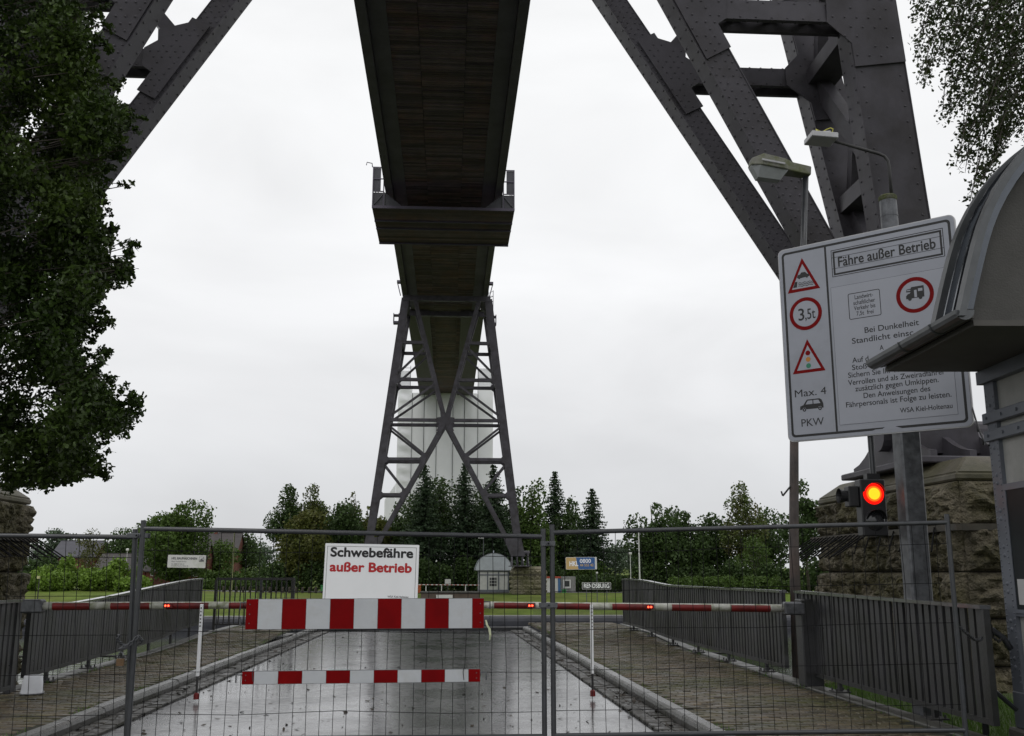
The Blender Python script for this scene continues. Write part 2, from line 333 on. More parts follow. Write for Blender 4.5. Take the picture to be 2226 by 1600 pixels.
# far lane behind the meadow
fl = MB()
pts = [(-60, 150), (-45, 149), (-30, 147), (-20, 146), (-8, 145), (10, 144), (40, 144), (80, 146)]
for (x0, y0), (x1, y1) in zip(pts, pts[1:]):
    n = 4
    for i in range(n):
        a = i / n; b = (i + 1) / n
        xa, ya, xb, yb = x0 + (x1 - x0) * a, y0 + (y1 - y0) * a, x0 + (x1 - x0) * b, y0 + (y1 - y0) * b
        fl.add([(xa, ya - 1.8, far_z(xa, ya - 1.8) + 0.04), (xb, yb - 1.8, far_z(xb, yb - 1.8) + 0.04), (xb, yb + 1.8, far_z(xb, yb + 1.8) + 0.06), (xa, ya + 1.8, far_z(xa, ya + 1.8) + 0.06)], [(0, 1, 2, 3)])
fl.build("far_road", FROAD, kind="structure")

# ================================================================== road, kerbs, pavements
KLx, KRx = -3.84, 2.52        # road-side faces of the kerbs (near); slight taper to the far end
def kl(y): return KLx + 0.012 * (y - 10)
def kr(y): return KRx - 0.021 * (y - 10)
ENDY = 29.2
ro = MB(); n = 36; yy = [-6 + (ENDY + 6) * i / n for i in range(n + 1)]
def crown(x, y): c = (kl(y) + kr(y)) / 2; h = (kr(y) - kl(y)) / 2; return 0.03 * (1 - ((x - c) / h) ** 2)
row = []
for y in yy:
    for k in range(11):
        x = kl(y) + 0.002 + (kr(y) - kl(y) - 0.004) * k / 10; row.append((x, y, crown(x, y)))
ro.add(row, [(j * 11 + i, j * 11 + i + 1, (j + 1) * 11 + i + 1, (j + 1) * 11 + i) for j in range(n) for i in range(10)])
ro.build("road", ASPH, kind="structure", smooth=True)
# gutters: three courses of setts along each kerb
box_t = [(-.5, -.5, 0), (.5, -.5, 0), (.5, .5, 0), (-.5, .5, 0), (-.46, -.46, 1), (.46, -.46, 1), (.46, .46, 1), (-.46, .46, 1)]
box_f = [(4, 5, 6, 7), (0, 1, 5, 4), (1, 2, 6, 5), (2, 3, 7, 6), (3, 0, 4, 7)]
def piece_mesh(name, sx, sy, h, m, bev=0.008):
    q = MB(); x, y = sx / 2, sy / 2; b = bev
    q.add([(-x, -y, -h), (x, -y, -h), (x, y, -h), (-x, y, -h), (-x, -y, -b), (x, -y, -b), (x, y, -b), (-x, y, -b), (-x + b, -y + b, 0), (x - b, -y + b, 0), (x - b, y - b, 0), (-x + b, y - b, 0)],
          [(8, 9, 10, 11), (4, 5, 9, 8), (5, 6, 10, 9), (6, 7, 11, 10), (7, 4, 8, 11), (0, 1, 5, 4), (1, 2, 6, 5), (2, 3, 7, 6), (3, 0, 4, 7)])
    return q.mesh(name, m)
def lay(parent, name, spots, sx, sy, h, m, keep=300):
    """spots: (x,y,z,rz) tops; the ones that show largest become parts, the rest one mesh"""
    order = sorted(spots, key=lambda s: s[1] if s[1] > 9.85 else 60 - s[1])
    me = piece_mesh(name, sx, sy, h, m)
    for x, y, z, rz in order[:keep]:
        link(name, me, parent, (x, y, z), (random.gauss(0, .028), random.gauss(0, .016), rz))
    rest = order[keep:]
    if rest:
        a = np.array(rest); M4 = np.zeros((len(a), 3, 4)); c, s_ = np.cos(a[:, 3]), np.sin(a[:, 3])
        tx = rng.normal(0, .028, len(a)); ty = rng.normal(0, .016, len(a))
        M4[:, 0, 0] = c * sx; M4[:, 0, 1] = -s_ * sy; M4[:, 1, 0] = s_ * sx; M4[:, 1, 1] = c * sy; M4[:, 2, 2] = h
        M4[:, 2, 0] = ty * sx; M4[:, 2, 1] = tx * sy
        M4[:, 0, 3] = a[:, 0]; M4[:, 1, 3] = a[:, 1]; M4[:, 2, 3] = a[:, 2] - h
        me = npbatch(name + "_field", box_t, box_f, M4, m)
        o = link(name + "_field", me); o.parent = parent; o.location = -wloc(parent); o["kind"] = "stuff"
for side, nm in ((-1, "gutter"), (1, "gutter")):
    g = empty(nm, ((kl(10) + .25) if side < 0 else (kr(10) - .25), 10, 0), kind="structure")
    q = MB(); ys_ = [-2 + 1.04 * i for i in range(31)]
    fe = (lambda y: kl(y)) if side < 0 else (lambda y: kr(y) - 0.335)
    q.add([p for y in ys_ for p in ((fe(y), y, 0.006 if side < 0 else 0.024), (fe(y) + 0.335, y, 0.024 if side < 0 else 0.006))], [(2 * i, 2 * i + 1, 2 * i + 3, 2 * i + 2) for i in range(30)])
    q.build("gutter_bed", JOINT, g)
    sp = []
    for c_ in range(2):
        y = 6.0 + 0.11 * c_
        while y < ENDY - 0.2:
            ex = (kl(y) + 0.085 + 0.165 * c_) if side < 0 else (kr(y) - 0.085 - 0.165 * c_)
            sp.append((ex + random.gauss(0, .004), y, 0.034 + random.gauss(0, .003), random.gauss(0, .02))); y += 0.235
    lay(g, "sett", sp, 0.152, 0.222, 0.03, SETT, 160)
# kerb stones, one metre each, rounded upper edge
def kerb_mesh():
    q = MB(); prof = [(0, -0.2), (0, 0.085), (0.012, 0.12), (0.04, 0.14), (0.14, 0.145), (0.14, -0.2)]
    q.add([(x, y, z) for y in (-0.493, 0.493) for x, z in prof], [(0, 1, 2, 3, 4, 5), (11, 10, 9, 8, 7, 6)] + [(i + 6, (i + 1) % 6 + 6, (i + 1) % 6, i) for i in range(6)])
    return q.mesh("kerb_stone", KERB)
km = kerb_mesh()
for side in (-1, 1):
    k = empty("kerb", (kl(10) if side < 0 else kr(10), 10, 0), kind="structure")
    y = 5.5
    while y < ENDY - 0.4:
        x = kl(y) if side < 0 else kr(y)
        link("kerb_stone", km, k, (x, y, random.gauss(0, .003)), (0, 0, (math.pi if side < 0 else 0) + (0.012 if side < 0 else 0.021) * (-1 if side < 0 else 1)))
        y += 0.998
def pave_z(y): return 0.14 + 0.10 * smooth((y - 20.5) / 4)
for side in (-1, 1):
    pv = empty("pavement", (-4.7 if side < 0 else 3.7, 10, 0), kind="structure")
    q = MB(); ys_ = [-4 + 1.02 * i for i in range(33)]
    def ed(y): return (-5.52, kl(y) - 0.145) if side < 0 else (kr(y) + 0.145, 4.72)
    q.add([p for y in ys_ for p in ((ed(y)[0], y, pave_z(y) - 0.010), (ed(y)[1], y, pave_z(y) - 0.010))], [(2 * i, 2 * i + 1, 2 * i + 3, 2 * i + 2) for i in range(32)])
    q.build("joint_sand", JOINT, pv)
    sp = []; j = 0; y = 7.0
    while y < 28.9:
        a, b = ed(y); x = a + 0.10 + (0.105 if j % 2 else 0)
        while x < b - 0.09:
            sp.append((x, y, pave_z(y) + random.gauss(0, .003), random.gauss(0, .012))); x += 0.208
        y += 0.108; j += 1
    lay(pv, "paver", sp, 0.197, 0.097, 0.05, PAVER, 300)
    eb = MB(); x0, x1 = (-5.74, -5.53) if side < 0 else (4.73, 4.98)
    seg = [-4 + 2.0 * i for i in range(17)]
    for a, b in zip(seg, seg[1:]):
        eb.hexa([(x0, a + .006, -.06), (x1, a + .006, -.06), (x1, b - .006, -.06), (x0, b - .006, -.06), (x0, a + .006, pave_z(a) + .012), (x1, a + .006, pave_z(a) + .012), (x1, b - .006, pave_z(b) + .012), (x0, b - .006, pave_z(b) + .012)])
    eb.build("edging", CONC, pv, bevel=0.012)
eb = MB(); eb.box(-3.9, 2.4, 29.22, 29.55, -0.05, 0.10); eb.build("road_end_sill", BLACKM, kind="structure", bevel=0.02)

# fallen leaves and grit on the wet road
LEAFD = mat("dead_leaf", (0.030, 0.022, 0.014), 0.5, 0.5, 8, rnd=0.5, island=True)
n = 1500; M4 = np.zeros((n, 3, 4)); k = 0
while k < n:
    y = random.uniform(8.2, 28) if random.random() < .55 else random.uniform(8.2, 15)
    if random.random() < 0.55:
        x = (kl(y) + abs(random.gauss(0, .18)) + .02) if random.random() < .5 else (kr(y) - abs(random.gauss(0, .18)) - .02)
    else: x = random.uniform(kl(y) + .1, kr(y) - .1)
    s_ = random.choice((.006, .008, .01, .014, .02, .03)); a = random.uniform(0, 6.28); t1, t2 = random.gauss(0, .25), random.gauss(0, .25)
    z = crown(x, y) + (0.042 if (x < kl(y) + .34 or x > kr(y) - .34) else 0.006)
    asp = random.uniform(.5, 1)
    M4[k] = [[s_ * math.cos(a), -s_ * asp * math.sin(a), 0, x], [s_ * math.sin(a), s_ * asp * math.cos(a), 0, y], [s_ * t1, s_ * t2, s_ * .35, z]]; k += 1
me = npbatch("fallen_leaves", [(-1, -.3, 0), (-.2, -.8, .2), (.8, -.5, 0), (1, .3, .3), (.1, .8, 0), (-.8, .6, .25)], [(0, 1, 2, 3, 4, 5)], M4, LEAFD)
tag(link("fallen_leaves", me), "dead leaves and grit scattered over the wet road and gutters", "leaves", kind="stuff")
# grass blades beside the landing stage
def blades(spots, name, label):
    n = len(spots); M4 = np.zeros((n, 3, 4))
    for i, (x, y, z, h) in enumerate(spots):
        a = random.uniform(0, 6.28); lx, ly = random.gauss(0, .35), random.gauss(0, .35)
        M4[i] = [[.006 * math.cos(a), 0, h * lx, x], [.006 * math.sin(a), 0, h * ly, y], [0, 0, h, z]]
    me = npbatch(name, [(-1, 0, 0), (1, 0, 0), (.6, 0, .6), (-.6, 0, .6), (0, 0, 1)], [(0, 1, 2, 3), (3, 2, 4, 4)], M4, BLADE) if False else npbatch(name, [(-1, 0, 0), (1, 0, 0), (.25, 0, 1), (-.25, 0, 1)], [(0, 1, 2, 3)], M4, BLADE)
    tag(link(name, me), label, "grass", kind="stuff")
sp = []
for i in range(9000):
    x, y = random.uniform(5.02, 7.6), random.uniform(8.5, 15.5); sp.append((x, y, near_z(x, y) - .01, random.uniform(.05, .16)))
blades(sp, "grass", "short wet grass behind the slatted railing beside the kiosk")
sp = []
for i in range(7000):
    x, y = random.uniform(-8.2, -5.77), random.uniform(9, 14.5); sp.append((x, y, near_z(x, y) - .01, random.uniform(.05, .18)))
blades(sp, "grass", "rough grass outside the slatted railing beside the oak")
sp = []
for i in range(2600):
    if random.random() < .5: y = random.uniform(8.5, 27); x = random.choice((-5.5 + abs(random.gauss(0, .06)), kl(y) - .15 - abs(random.gauss(0, .03))))
    else: y = random.uniform(8.5, 27); x = random.choice((4.72 - abs(random.gauss(0, .06)), kr(y) + .15 + abs(random.gauss(0, .03))))
    if math.sin(y * 3.1 + x) + random.gauss(0, .6) < .75: continue
    sp.append((x, y, pave_z(y) - .01, random.uniform(.015, .06)))
blades(sp, "weeds", "small weeds and moss tufts along the pavement edges")
# ================================================================== stone piers
STONE = mat("rough_granite", (0.160, 0.138, 0.098), 0.75, 0.5, 7.0, c2=(0.072, 0.064, 0.026), f2=0.46, s2=1.2, bump=1.0, bscale=16, dist=0.12, rnd=0.22)
STONES = mat("dressed_granite", (0.125, 0.110, 0.085), 0.6, 0.3, 6.0, c2=(0.072, 0.066, 0.034), f2=0.46, s2=1.0, bump=0.3, bscale=40)
MORTAR = mat("dark_joint_mortar", (0.05, 0.046, 0.036), 0.9, 0.4, 4.0)
RUST = mat("rusty_steel", (0.040, 0.035, 0.024), 0.6, 0.4, 5, c2=(0.05, 0.035, 0.022), f2=0.55, s2=3)
def rock_mesh(seed, nx=34, nz=20, m=None):
    """unit block: x -0.5..0.5, z 0..1, rock-faced side towards -y, depth to +1"""
    r = np.random.default_rng(seed); q = MB()
    def field(k):
        g = r.normal(0, 1, (k + 3, 2 * k + 3))
        def h(u, v_):
            a, b = (u + .5) * 2 * k, v_ * k; i0, j0 = int(a), int(b); fa, fb = a - i0, b - j0; fa = fa * fa * (3 - 2 * fa); fb = fb * fb * (3 - 2 * fb)
            return g[j0, i0] * (1 - fa) * (1 - fb) + g[j0, i0 + 1] * fa * (1 - fb) + g[j0 + 1, i0] * (1 - fa) * fb + g[j0 + 1, i0 + 1] * fa * fb
        return h
    f1, f2_, f3_, f4_ = field(1), field(2), field(4), field(9)
    vs = []
    for j in range(nz + 1):
        for i in range(nx + 1):
            u, v_ = i / nx - .5, j / nz; ed = min(i * 2.0, (nx - i) * 2.0, j * 2.0, (nz - j) * 2.0)
            d = .60 + .26 * f1(u, v_) + .26 * f2_(u, v_) + .34 * abs(f3_(u, v_)) - .12 + .20 * f4_(u, v_)
            d = -max(d, .05) * min(1, (ed / 4.5)) ** .55
            vs.append((u, d, v_))
    nv = nx + 1; fs = [(j * nv + i, j * nv + i + 1, (j + 1) * nv + i + 1, (j + 1) * nv + i) for j in range(nz) for i in range(nx)]
    q.add(vs, fs)
    b0 = len(q.v); q.v += [(-.5, 1, 0), (.5, 1, 0), (.5, 1, 1), (-.5, 1, 1)]
    bot = [i for i in range(nv)]; top = [nz * nv + i for i in range(nv)]
    q.f += [tuple([b0, b0 + 1] + bot[::-1]), tuple([b0 + 2, b0 + 3] + top), tuple([b0 + 3, b0] + [j * nv for j in range(nz + 1)]), tuple([b0 + 1, b0 + 2] + [j * nv + nx for j in range(nz, -1, -1)])]; q.m += [0] * 4
    return q.mesh("stone_block", m or STONE)
ROCKS = [rock_mesh(40 + i) for i in range(7)]
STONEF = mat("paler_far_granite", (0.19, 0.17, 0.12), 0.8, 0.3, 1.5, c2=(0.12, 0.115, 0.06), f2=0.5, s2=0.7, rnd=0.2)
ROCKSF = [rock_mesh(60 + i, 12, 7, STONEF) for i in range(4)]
def pier(xc, yc, zb, zt, lx, ly, label, spikes=0, near=True):
    """xc,yc centre, courses from zb up to zt; coping above"""
    p = empty("stone_pier", (xc, yc, zb), label, "pier")
    q = MB(); q.box(xc - lx / 2 + .06, xc + lx / 2 - .06, yc - ly / 2 + .06, yc + ly / 2 - .06, zb, zt - .02); q.build("core", MORTAR, p)
    H = 0.74 if near else 0.66; nr = round((zt - zb) / H); H = (zt - zb) / nr
    for k in range(nr):
        z = zb + H * k; bt = 0.012 * (nr - k)
        for (ox, oy, ang, ln) in ((-1, 0, -90, ly), (1, 0, 90, ly), (0, -1, 0, lx), (0, 1, 180, lx)):
            n = max(2, round(ln / (1.35 if k % 2 else 1.6))); cuts = [-.5] + sorted([-.5 + (i + random.uniform(-.16, .16)) / n for i in range(1, n)]) + [.5]
            for a, b in zip(cuts, cuts[1:]):
                c = (a + b) / 2 * ln; wd = (b - a) * ln - .022
                if ox: pos = (xc + ox * (lx / 2 + bt), yc - ox * -1 * c * (1), z + .011)
                else: pos = (xc - oy * c, yc + oy * (ly / 2 + bt), z + .011)
                link("stone_block", random.choice(ROCKS if near else ROCKSF), p, pos, (0, 0, R(ang)), (wd, .19, H - .022))
    # dressed coping with a weathered slope
    q = MB(); o_ = .05; x0, x1, y0, y1 = xc - lx / 2 - o_, xc + lx / 2 + o_, yc - ly / 2 - o_, yc + ly / 2 + o_
    a, b = .38, .30
    q.hexa([(x0, y0, zt), (x1, y0, zt), (x1, y1, zt), (x0, y1, zt), (x0, y0, zt + .12), (x1, y0, zt + .12), (x1, y1, zt + .12), (x0, y1, zt + .12)])
    q.hexa([(x0, y0, zt + .122), (x1, y0, zt + .122), (x1, y1, zt + .122), (x0, y1, zt + .122), (x0 + a, y0 + a, zt + .12 + b), (x1 - a, y0 + a, zt + .12 + b), (x1 - a, y1 - a, zt + .12 + b), (x0 + a, y1 - a, zt + .12 + b)])
    q.build("coping", STONES if near else STONEF, p, bevel=.03)
    # iron ledge
    zl = zt - H * (1 if near else 1) + .02
    q = MB(); e = .20
    q.box(xc - lx / 2 - e, xc - lx / 2 - .1, yc - ly / 2 - e, yc + ly / 2 + e, zl - .10, zl); q.box(xc + lx / 2 + .1, xc + lx / 2 + e, yc - ly / 2 - e, yc + ly / 2 + e, zl - .10, zl)
    q.box(xc - lx / 2 - .098, xc + lx / 2 + .098, yc - ly / 2 - e, yc - ly / 2 - .1, zl - .102, zl + .002); q.box(xc - lx / 2 - .098, xc + lx / 2 + .098, yc + ly / 2 + .1, yc + ly / 2 + e, zl - .102, zl + .002)
    q.build("iron_ledge", RUST, p)
    if spikes:
        s = spikes
        sp = MB(); L_ = math.hypot(1.25, .42); sp.tube((0, 0, 0), (1, 0, 0), .014, 5); me = sp.mesh("spike", WIRE)
        for i in range(15):
            y = yc + ly / 2 + .12 - i * .21
            link("spike", me, p, (xc + s * (lx / 2 + .2), y, zl - .03), (0, math.atan2(.68, 1) + random.gauss(0, .03), (0 if s > 0 else math.pi) + random.gauss(0, .03)), (.76 + random.uniform(-.05, .05), 1, 1))
        for i in range(7):
            y = yc - ly / 2 + .5 + i * .5
            link("spike", me, p, (xc + s * (lx / 2 + .2), y, zl - .03), (0, math.atan2(.9, 1) + random.gauss(0, .04), (-.9 if s > 0 else math.pi + .9) + random.gauss(0, .05)), (.55, 1, 1))
    return p
NYC, FYC = 18.2, 132.5      # tower centres along the bridge
pier(AX + 10.6, NYC, -1.9, 3.05, 4.0, 5.9, "rough granite bridge pier behind the traffic light, spikes along its ledge", spikes=-1)
pier(AX - 10.42, NYC + 1.0, -1.9, 3.05, 4.0, 5.9, "rough granite bridge pier under the oak, steel spikes fanning from its ledge", spikes=1)
pier(AX + 11.2, FYC + 2, -2.4, 2.0, 4.2, 4.2, "small far granite pier beside the domed kiosk across the canal", near=False)
pier(AX - 11.2, FYC + 2, -2.4, 2.0, 4.2, 4.2, "far granite pier across the canal, hidden behind the white fence notice", near=False)

# ================================================================== the high bridge
bridge = empty("railway_bridge", (AX, NYC, 0), "dark riveted steel high railway bridge on two braced towers spanning the canal", "bridge")
def spread(z): return (0.6 + 0.215 * (z - 3.0)) / 2
dome_v = [(math.cos(i * math.pi / 3), math.sin(i * math.pi / 3), 0) for i in range(6)] + [(.6 * math.cos(i * math.pi / 3), .6 * math.sin(i * math.pi / 3), .55) for i in range(6)]
dome_f = [(i, (i + 1) % 6, 6 + (i + 1) % 6, 6 + i) for i in range(6)] + [(6, 7, 8, 9), (6, 9, 10, 11)]
RIV = []
def rivets(fr, spots, r=.026):
    r = min(r, .027)
    for a, b in spots:
        p = fr(a, b, 0); RIV.append([[fr.u.x * r, fr.v.x * r, fr.n.x * r, p.x], [fr.u.y * r, fr.v.y * r, fr.n.y * r, p.y], [fr.u.z * r, fr.v.z * r, fr.n.z * r, p.z]])
def member(name, a, b, wd, dp, riv=0, parent=None, flange=0):
    """box member in a tower frame; riv: 1 plain edge rows, 2 dense"""
    q = MB(); a = Vector(a); b = Vector(b); d = (b - a).normalized(); up = Vector((0, 1, 0)); up = (up - d * up.dot(d)).normalized(); s = d.cross(up)
    q.beam(a, b, wd, dp, (0, 1, 0))
    if flange:   # plates proud of the box on the outer and inner edges
        for t in (-1, 1):
            o = s * t * (wd / 2 + .012); q.beam(a + o, b + o, .022, dp + flange, (0, 1, 0))
    ob = q.build(name, STEEL, parent or bridge)
    if riv:
        L_ = (b - a).length
        fr = frame(a - up * (dp / 2), d, s if up.y > 0 else -s)
        if fr.n.y > 0: fr = frame(a - up * (dp / 2), d, -fr.v)
        step = .30 if riv == 1 else .16; rows = [-.38, .38] if riv == 1 else [-.40, -.17, .17, .40]
        rivets(fr, [(t * step + (.5 * step if k % 2 else 0) + .1, wd * rows[k]) for k in range(len(rows)) for t in range(int((L_ - .3) / step))])
        for sg in (-1, 1):
            f2 = frame(a + s * sg * (wd / 2 + (.024 if flange else 0)), d, up)
            if f2.n.dot(s * sg) < 0: f2 = frame(a + s * sg * (wd / 2 + (.024 if flange else 0)), d, -up)
            rivets(f2, [(t * .24 + .1, dp * k) for k in (-.36, .36) for t in range(int((L_ - .3) / .24))], .03)
    return ob
def gusset(name, poly, yc, fi, riv=True, nx=.17, proud=.275):
    """plate lying on the leaning plane of one tower frame, in front of its members"""
    k = fi * .1075; ln = math.hypot(1, k); o = (AX, yc + fi * spread(0) - proud, 0)
    f0 = frame(o, (1, 0, 0), (0, k, 1)); fr = lambda a, b, c=0: f0(a, b * ln, c); q = MB(); q.prism(poly, fr, 0, .03); q.build(name, STEEL, bridge)
    if riv:
        f2 = frame(f0(0, 0, .03), (1, 0, 0), (0, k, 1)); xs_ = [p[0] for p in poly]; zs_ = [p[1] for p in poly]; sp = []
        def ins(x, z):
            c = False; j = len(poly) - 1
            for i in range(len(poly)):
                if (poly[i][1] > z) != (poly[j][1] > z) and x < (poly[j][0] - poly[i][0]) * (z - poly[i][1]) / (poly[j][1] - poly[i][1]) + poly[i][0]: c = not c
                j = i
            return c
        z = min(zs_) + .1; kk = 0
        while z < max(zs_):
            x = min(xs_) + (nx / 2 if kk % 2 else 0)
            while x < max(xs_):
                if all(ins(x + dx, z + dz) for dx, dz in ((.07, 0), (-.07, 0), (0, .07), (0, -.07))) and random.random() < .82: sp.append((x, z))
                x += nx
            z += nx * .8; kk += 1
        rivets(f2, sp, .034)
ZF, ZN, ZT = 3.9, 21.2, 37.4
def xleg(z): return 10.0 - (z - 3.0) * 4.45 / 34
def xdia_(z): return 9.55 * (ZN - z) / (ZN - 3.5) if z <= ZN else (z - ZN) * 4.3 / (ZT - ZN)
def tower(yc, near):
    ZS = 12.0 if near else 11.6
    xl0, xd0 = xleg, xdia_
    off_ = .2
    def xdia(z): return xd0(z) + (off_ * min(1, max(0, (ZN - z) / 4)) if near else 0)
    xleg_ = (lambda z: xl0(z) - .34) if near else xl0
    for fi in (-1, 1):
        off_ = .08 if fi < 0 else .2
        yf = lambda z: yc + fi * spread(z)
        wd_leg, wd_d = (.96, .50) if fi < 0 else (.80, .40)
        dp = .5
        rv = 1 if near else 0
        for s in (-1, 1):
            P = lambda x, z, dy=0: (AX + s * x, yf(z) + dy, z)
            member("leg", P(xleg_(ZF), ZF), P(xleg_(ZT), ZT), wd_leg, dp, rv, flange=.03)
            member("diagonal", P(xdia(ZF + .2), ZF + .2), P(xdia(ZN - .3), ZN - .3), wd_d, dp, 2 if near else 0, flange=.03)
            member("diagonal", P(xdia(ZN + .3), ZN + .3), P(xdia(ZT), ZT), wd_d * .95, dp, 0, flange=.03)
            for z in (ZS, 16.2, ZN + .1, 26.6, 31.5):
                x0 = xdia(z) + (.2 if z != ZN + .1 else .55); x1 = xleg_(z) - wd_leg * .45
                if x1 - x0 < .4: continue
                h = .40
                for dy in (-.21, .21):
                    member("strut", P(x0, z, dy), P(x1, z, dy), h, .10, 1 if near and dy < 0 and z < 12.5 else 0)
                q = MB(); m = max(2, round((x1 - x0) / .75))
                for i in range(m):
                    a, b = x0 + (x1 - x0) * i / m, x0 + (x1 - x0) * (i + 1) / m
                    q.beam(P(a, z, -.17), P(b, z, .17), .07, .03, (0, 0, 1)); q.beam(P(a, z + .035, .17), P(b, z + .035, -.17), .07, .03, (0, 0, 1))
                q.build("lacing", STEEL, bridge)
            # sway braces between leg and diagonal
            for zl, zd in ((15.6, ZS + .4), (20.5, 16.7), (21.9, 26.1), (27.3, 31.0), (11.0, 8.2)):
                if zd == 8.2: continue
                member("brace", P(xleg_(zl) - wd_leg * .4, zl), P(xdia(zd) + .12, zd), .28, .3)
            if near or True:
                g = lambda pts: [(s * x, z) for x, z in (pts if s > 0 else pts[::-1])]
                def axis(fx, z):
                    d = Vector((fx(z + .05) - fx(z - .05), .1)).normalized(); return Vector((fx(z), z)), d, Vector((d.y, -d.x))
                for z in (ZS, 16.2, 26.6):
                    if z < ZN:      # plate on the diagonal, ends cut square to it
                        c, d, nn = axis(xdia, z); w_ = wd_d * .5 + .012; L2 = 1.0
                        P2 = lambda l, k: tuple(c + d * l + nn * k)
                        pl = [P2(-L2, -w_), P2(-L2, w_), P2(-.50, w_), (c.x + .62, z - .21), (c.x + .62, z + .21), (c.x + .36, z + .40), (c.x + .38, z + .66), (c.x + .12, z + .74), P2(.85, w_), P2(L2, w_), P2(L2, -w_)]
                        gusset("gusset_plate", g(pl), yc, fi, near and z < 12.5)
                    c, d, nn = axis(xleg_, z); wl = wd_leg / 2 + .012
                    P2 = lambda l, k: tuple(c + d * l + nn * k)
                    pl = [P2(-1.0, -wl), P2(-1.0, wl), P2(1.1, wl), P2(1.1, -wl), P2(.62, -wl), (c.x - wl - .40, z + .21), (c.x - wl - .40, z - .21), P2(-.55, -wl)]
                    gusset("gusset_plate", g(pl), yc, fi, near and z < 12.5, .23)
                pl = [(xleg_(ZF) + .75, ZF - .15), (xleg_(6.0) + .5, 6.0), (xleg_(6.0) - .5, 6.1), (xdia(6.4) + .28, 6.2), (xdia(6.4) - .3, 6.4), (xdia(ZF) - .55, ZF - .15)]
                gusset("gusset_plate", g(pl), yc, fi, False, proud=.31)
        zz = ZN; pl = [(-.55, zz - 1.5), (0, zz - .55), (.55, zz - 1.5), (1.15, zz - 1.3), (.75, zz - .35), (1.2, zz - .2), (1.2, zz + .4), (.6, zz + .5), (.75, zz + 1.9), (.25, zz + 1.9), (0, zz + .75), (-.25, zz + 1.9), (-.75, zz + 1.9), (-.6, zz + .5), (-1.2, zz + .4), (-1.2, zz - .2), (-.75, zz - .35), (-1.15, zz - 1.3)]
        gusset("gusset_plate", pl, yc, fi, False, proud=.28)
        member("strut", (AX - xleg_(ZT) - .3, yf(ZT), ZT), (AX + xleg_(ZT) + .3, yf(ZT), ZT), .7, .6)
    # bracing between the front and the back frame, in the plane of each leg
    for s in (-1, 1):
        lv = [6.3, 9.0, ZS, 16.2, 21.3, 26.6, 32, 37]
        for i, z in enumerate(lv):
            sp_ = spread(z) - .2
            q = MB(); x = AX + s * (xleg_(z) - .05); q.beam((x, yc - sp_, z), (x, yc + sp_, z), .6, .34); q.build("cross_tie", STEEL, bridge)
            if i + 1 < len(lv):
                z2 = lv[i + 1]; s2 = spread(z2) - .2; x2 = AX + s * (xleg_(z2) - .05)
                q = MB(); q.beam((x, yc - sp_, z + .1), (x2, yc + s2, z2 - .1), .36, .26, (1, 0, 0)); q.build("cross_brace", STEEL, bridge)
                q = MB(); q.beam((x + .02, yc + sp_, z + .1), (x2 + .02, yc - s2, z2 - .1), .24, .22, (1, 0, 0)); q.build("cross_brace", STEEL, bridge)
        # web plates with openings low in the leg
        q = MB(); x = AX + s * (xleg_(5) - .42)
        q.add([(x, yc - spread(4) - .2, 4.0), (x, yc + spread(4) + .2, 4.0), (AX + s * (xleg_(6.6) - .42), yc + spread(6.6) - .1, 6.6), (AX + s * (xleg_(6.6) - .42), yc - spread(6.6) + .1, 6.6)], [(0, 1, 2, 3)])
        x += .03 * s; q.add([(x, yc - spread(4) - .2, 4.0), (x, yc + spread(4) + .2, 4.0), (AX + s * (xleg_(6.6) - .42) + .03 * s, yc + spread(6.6) - .1, 6.6), (AX + s * (xleg_(6.6) - .42) + .03 * s, yc - spread(6.6) + .1, 6.6)], [(3, 2, 1, 0)])
        q.build("web_plate", STEEL, bridge)
        # shoe on the pier: bed plate, curved ribs, pin
        xs_ = AX + s * 9.95; zb = 3.48 if near else 2.42
        q = MB(); q.box(xs_ - 1.35, xs_ + 1.35, yc - 1.75, yc + 1.75, zb - .02, zb + .10); q.build("bed_plate", STEEL, bridge, bevel=.02)
        for dx in (-1.05, -.35, .35, 1.05):
            f = frame((xs_ + dx, yc, zb + .10), (0, 1, 0), (0, 0, 1)); top = (ZF + .3) - zb - .10
            c = [(-1.65, 0)] + [(-1.65 + 1.15 * t, top * (.18 + .82 * t ** 1.6)) for t in (0, .25, .5, .75, 1)]
            q = MB(); q.prism(c + [(-a, b) for a, b in c[::-1]], f, -.06, .06); q.build("shoe_rib", STEEL, bridge)
        q = MB(); q.tube((xs_ - 1.3, yc, ZF + .25), (xs_ + 1.3, yc, ZF + .25), .3, 16); q.build("pin", STEEL, bridge, smooth=False)
tower(NYC, True); tower(FYC, False)
a = np.array(RIV, float); me = npbatch("rivets", dome_v, dome_f, a, STEEL) if False else None
def rivet_mesh():
    tv = np.array(dome_v); quads = np.array([f for f in dome_f]); return npbatch("rivets", tv, quads, a, STEEL)
me = rivet_mesh(); o = link("rivets", me); o.parent = bridge; o.location = -wloc(bridge); o["kind"] = "stuff"

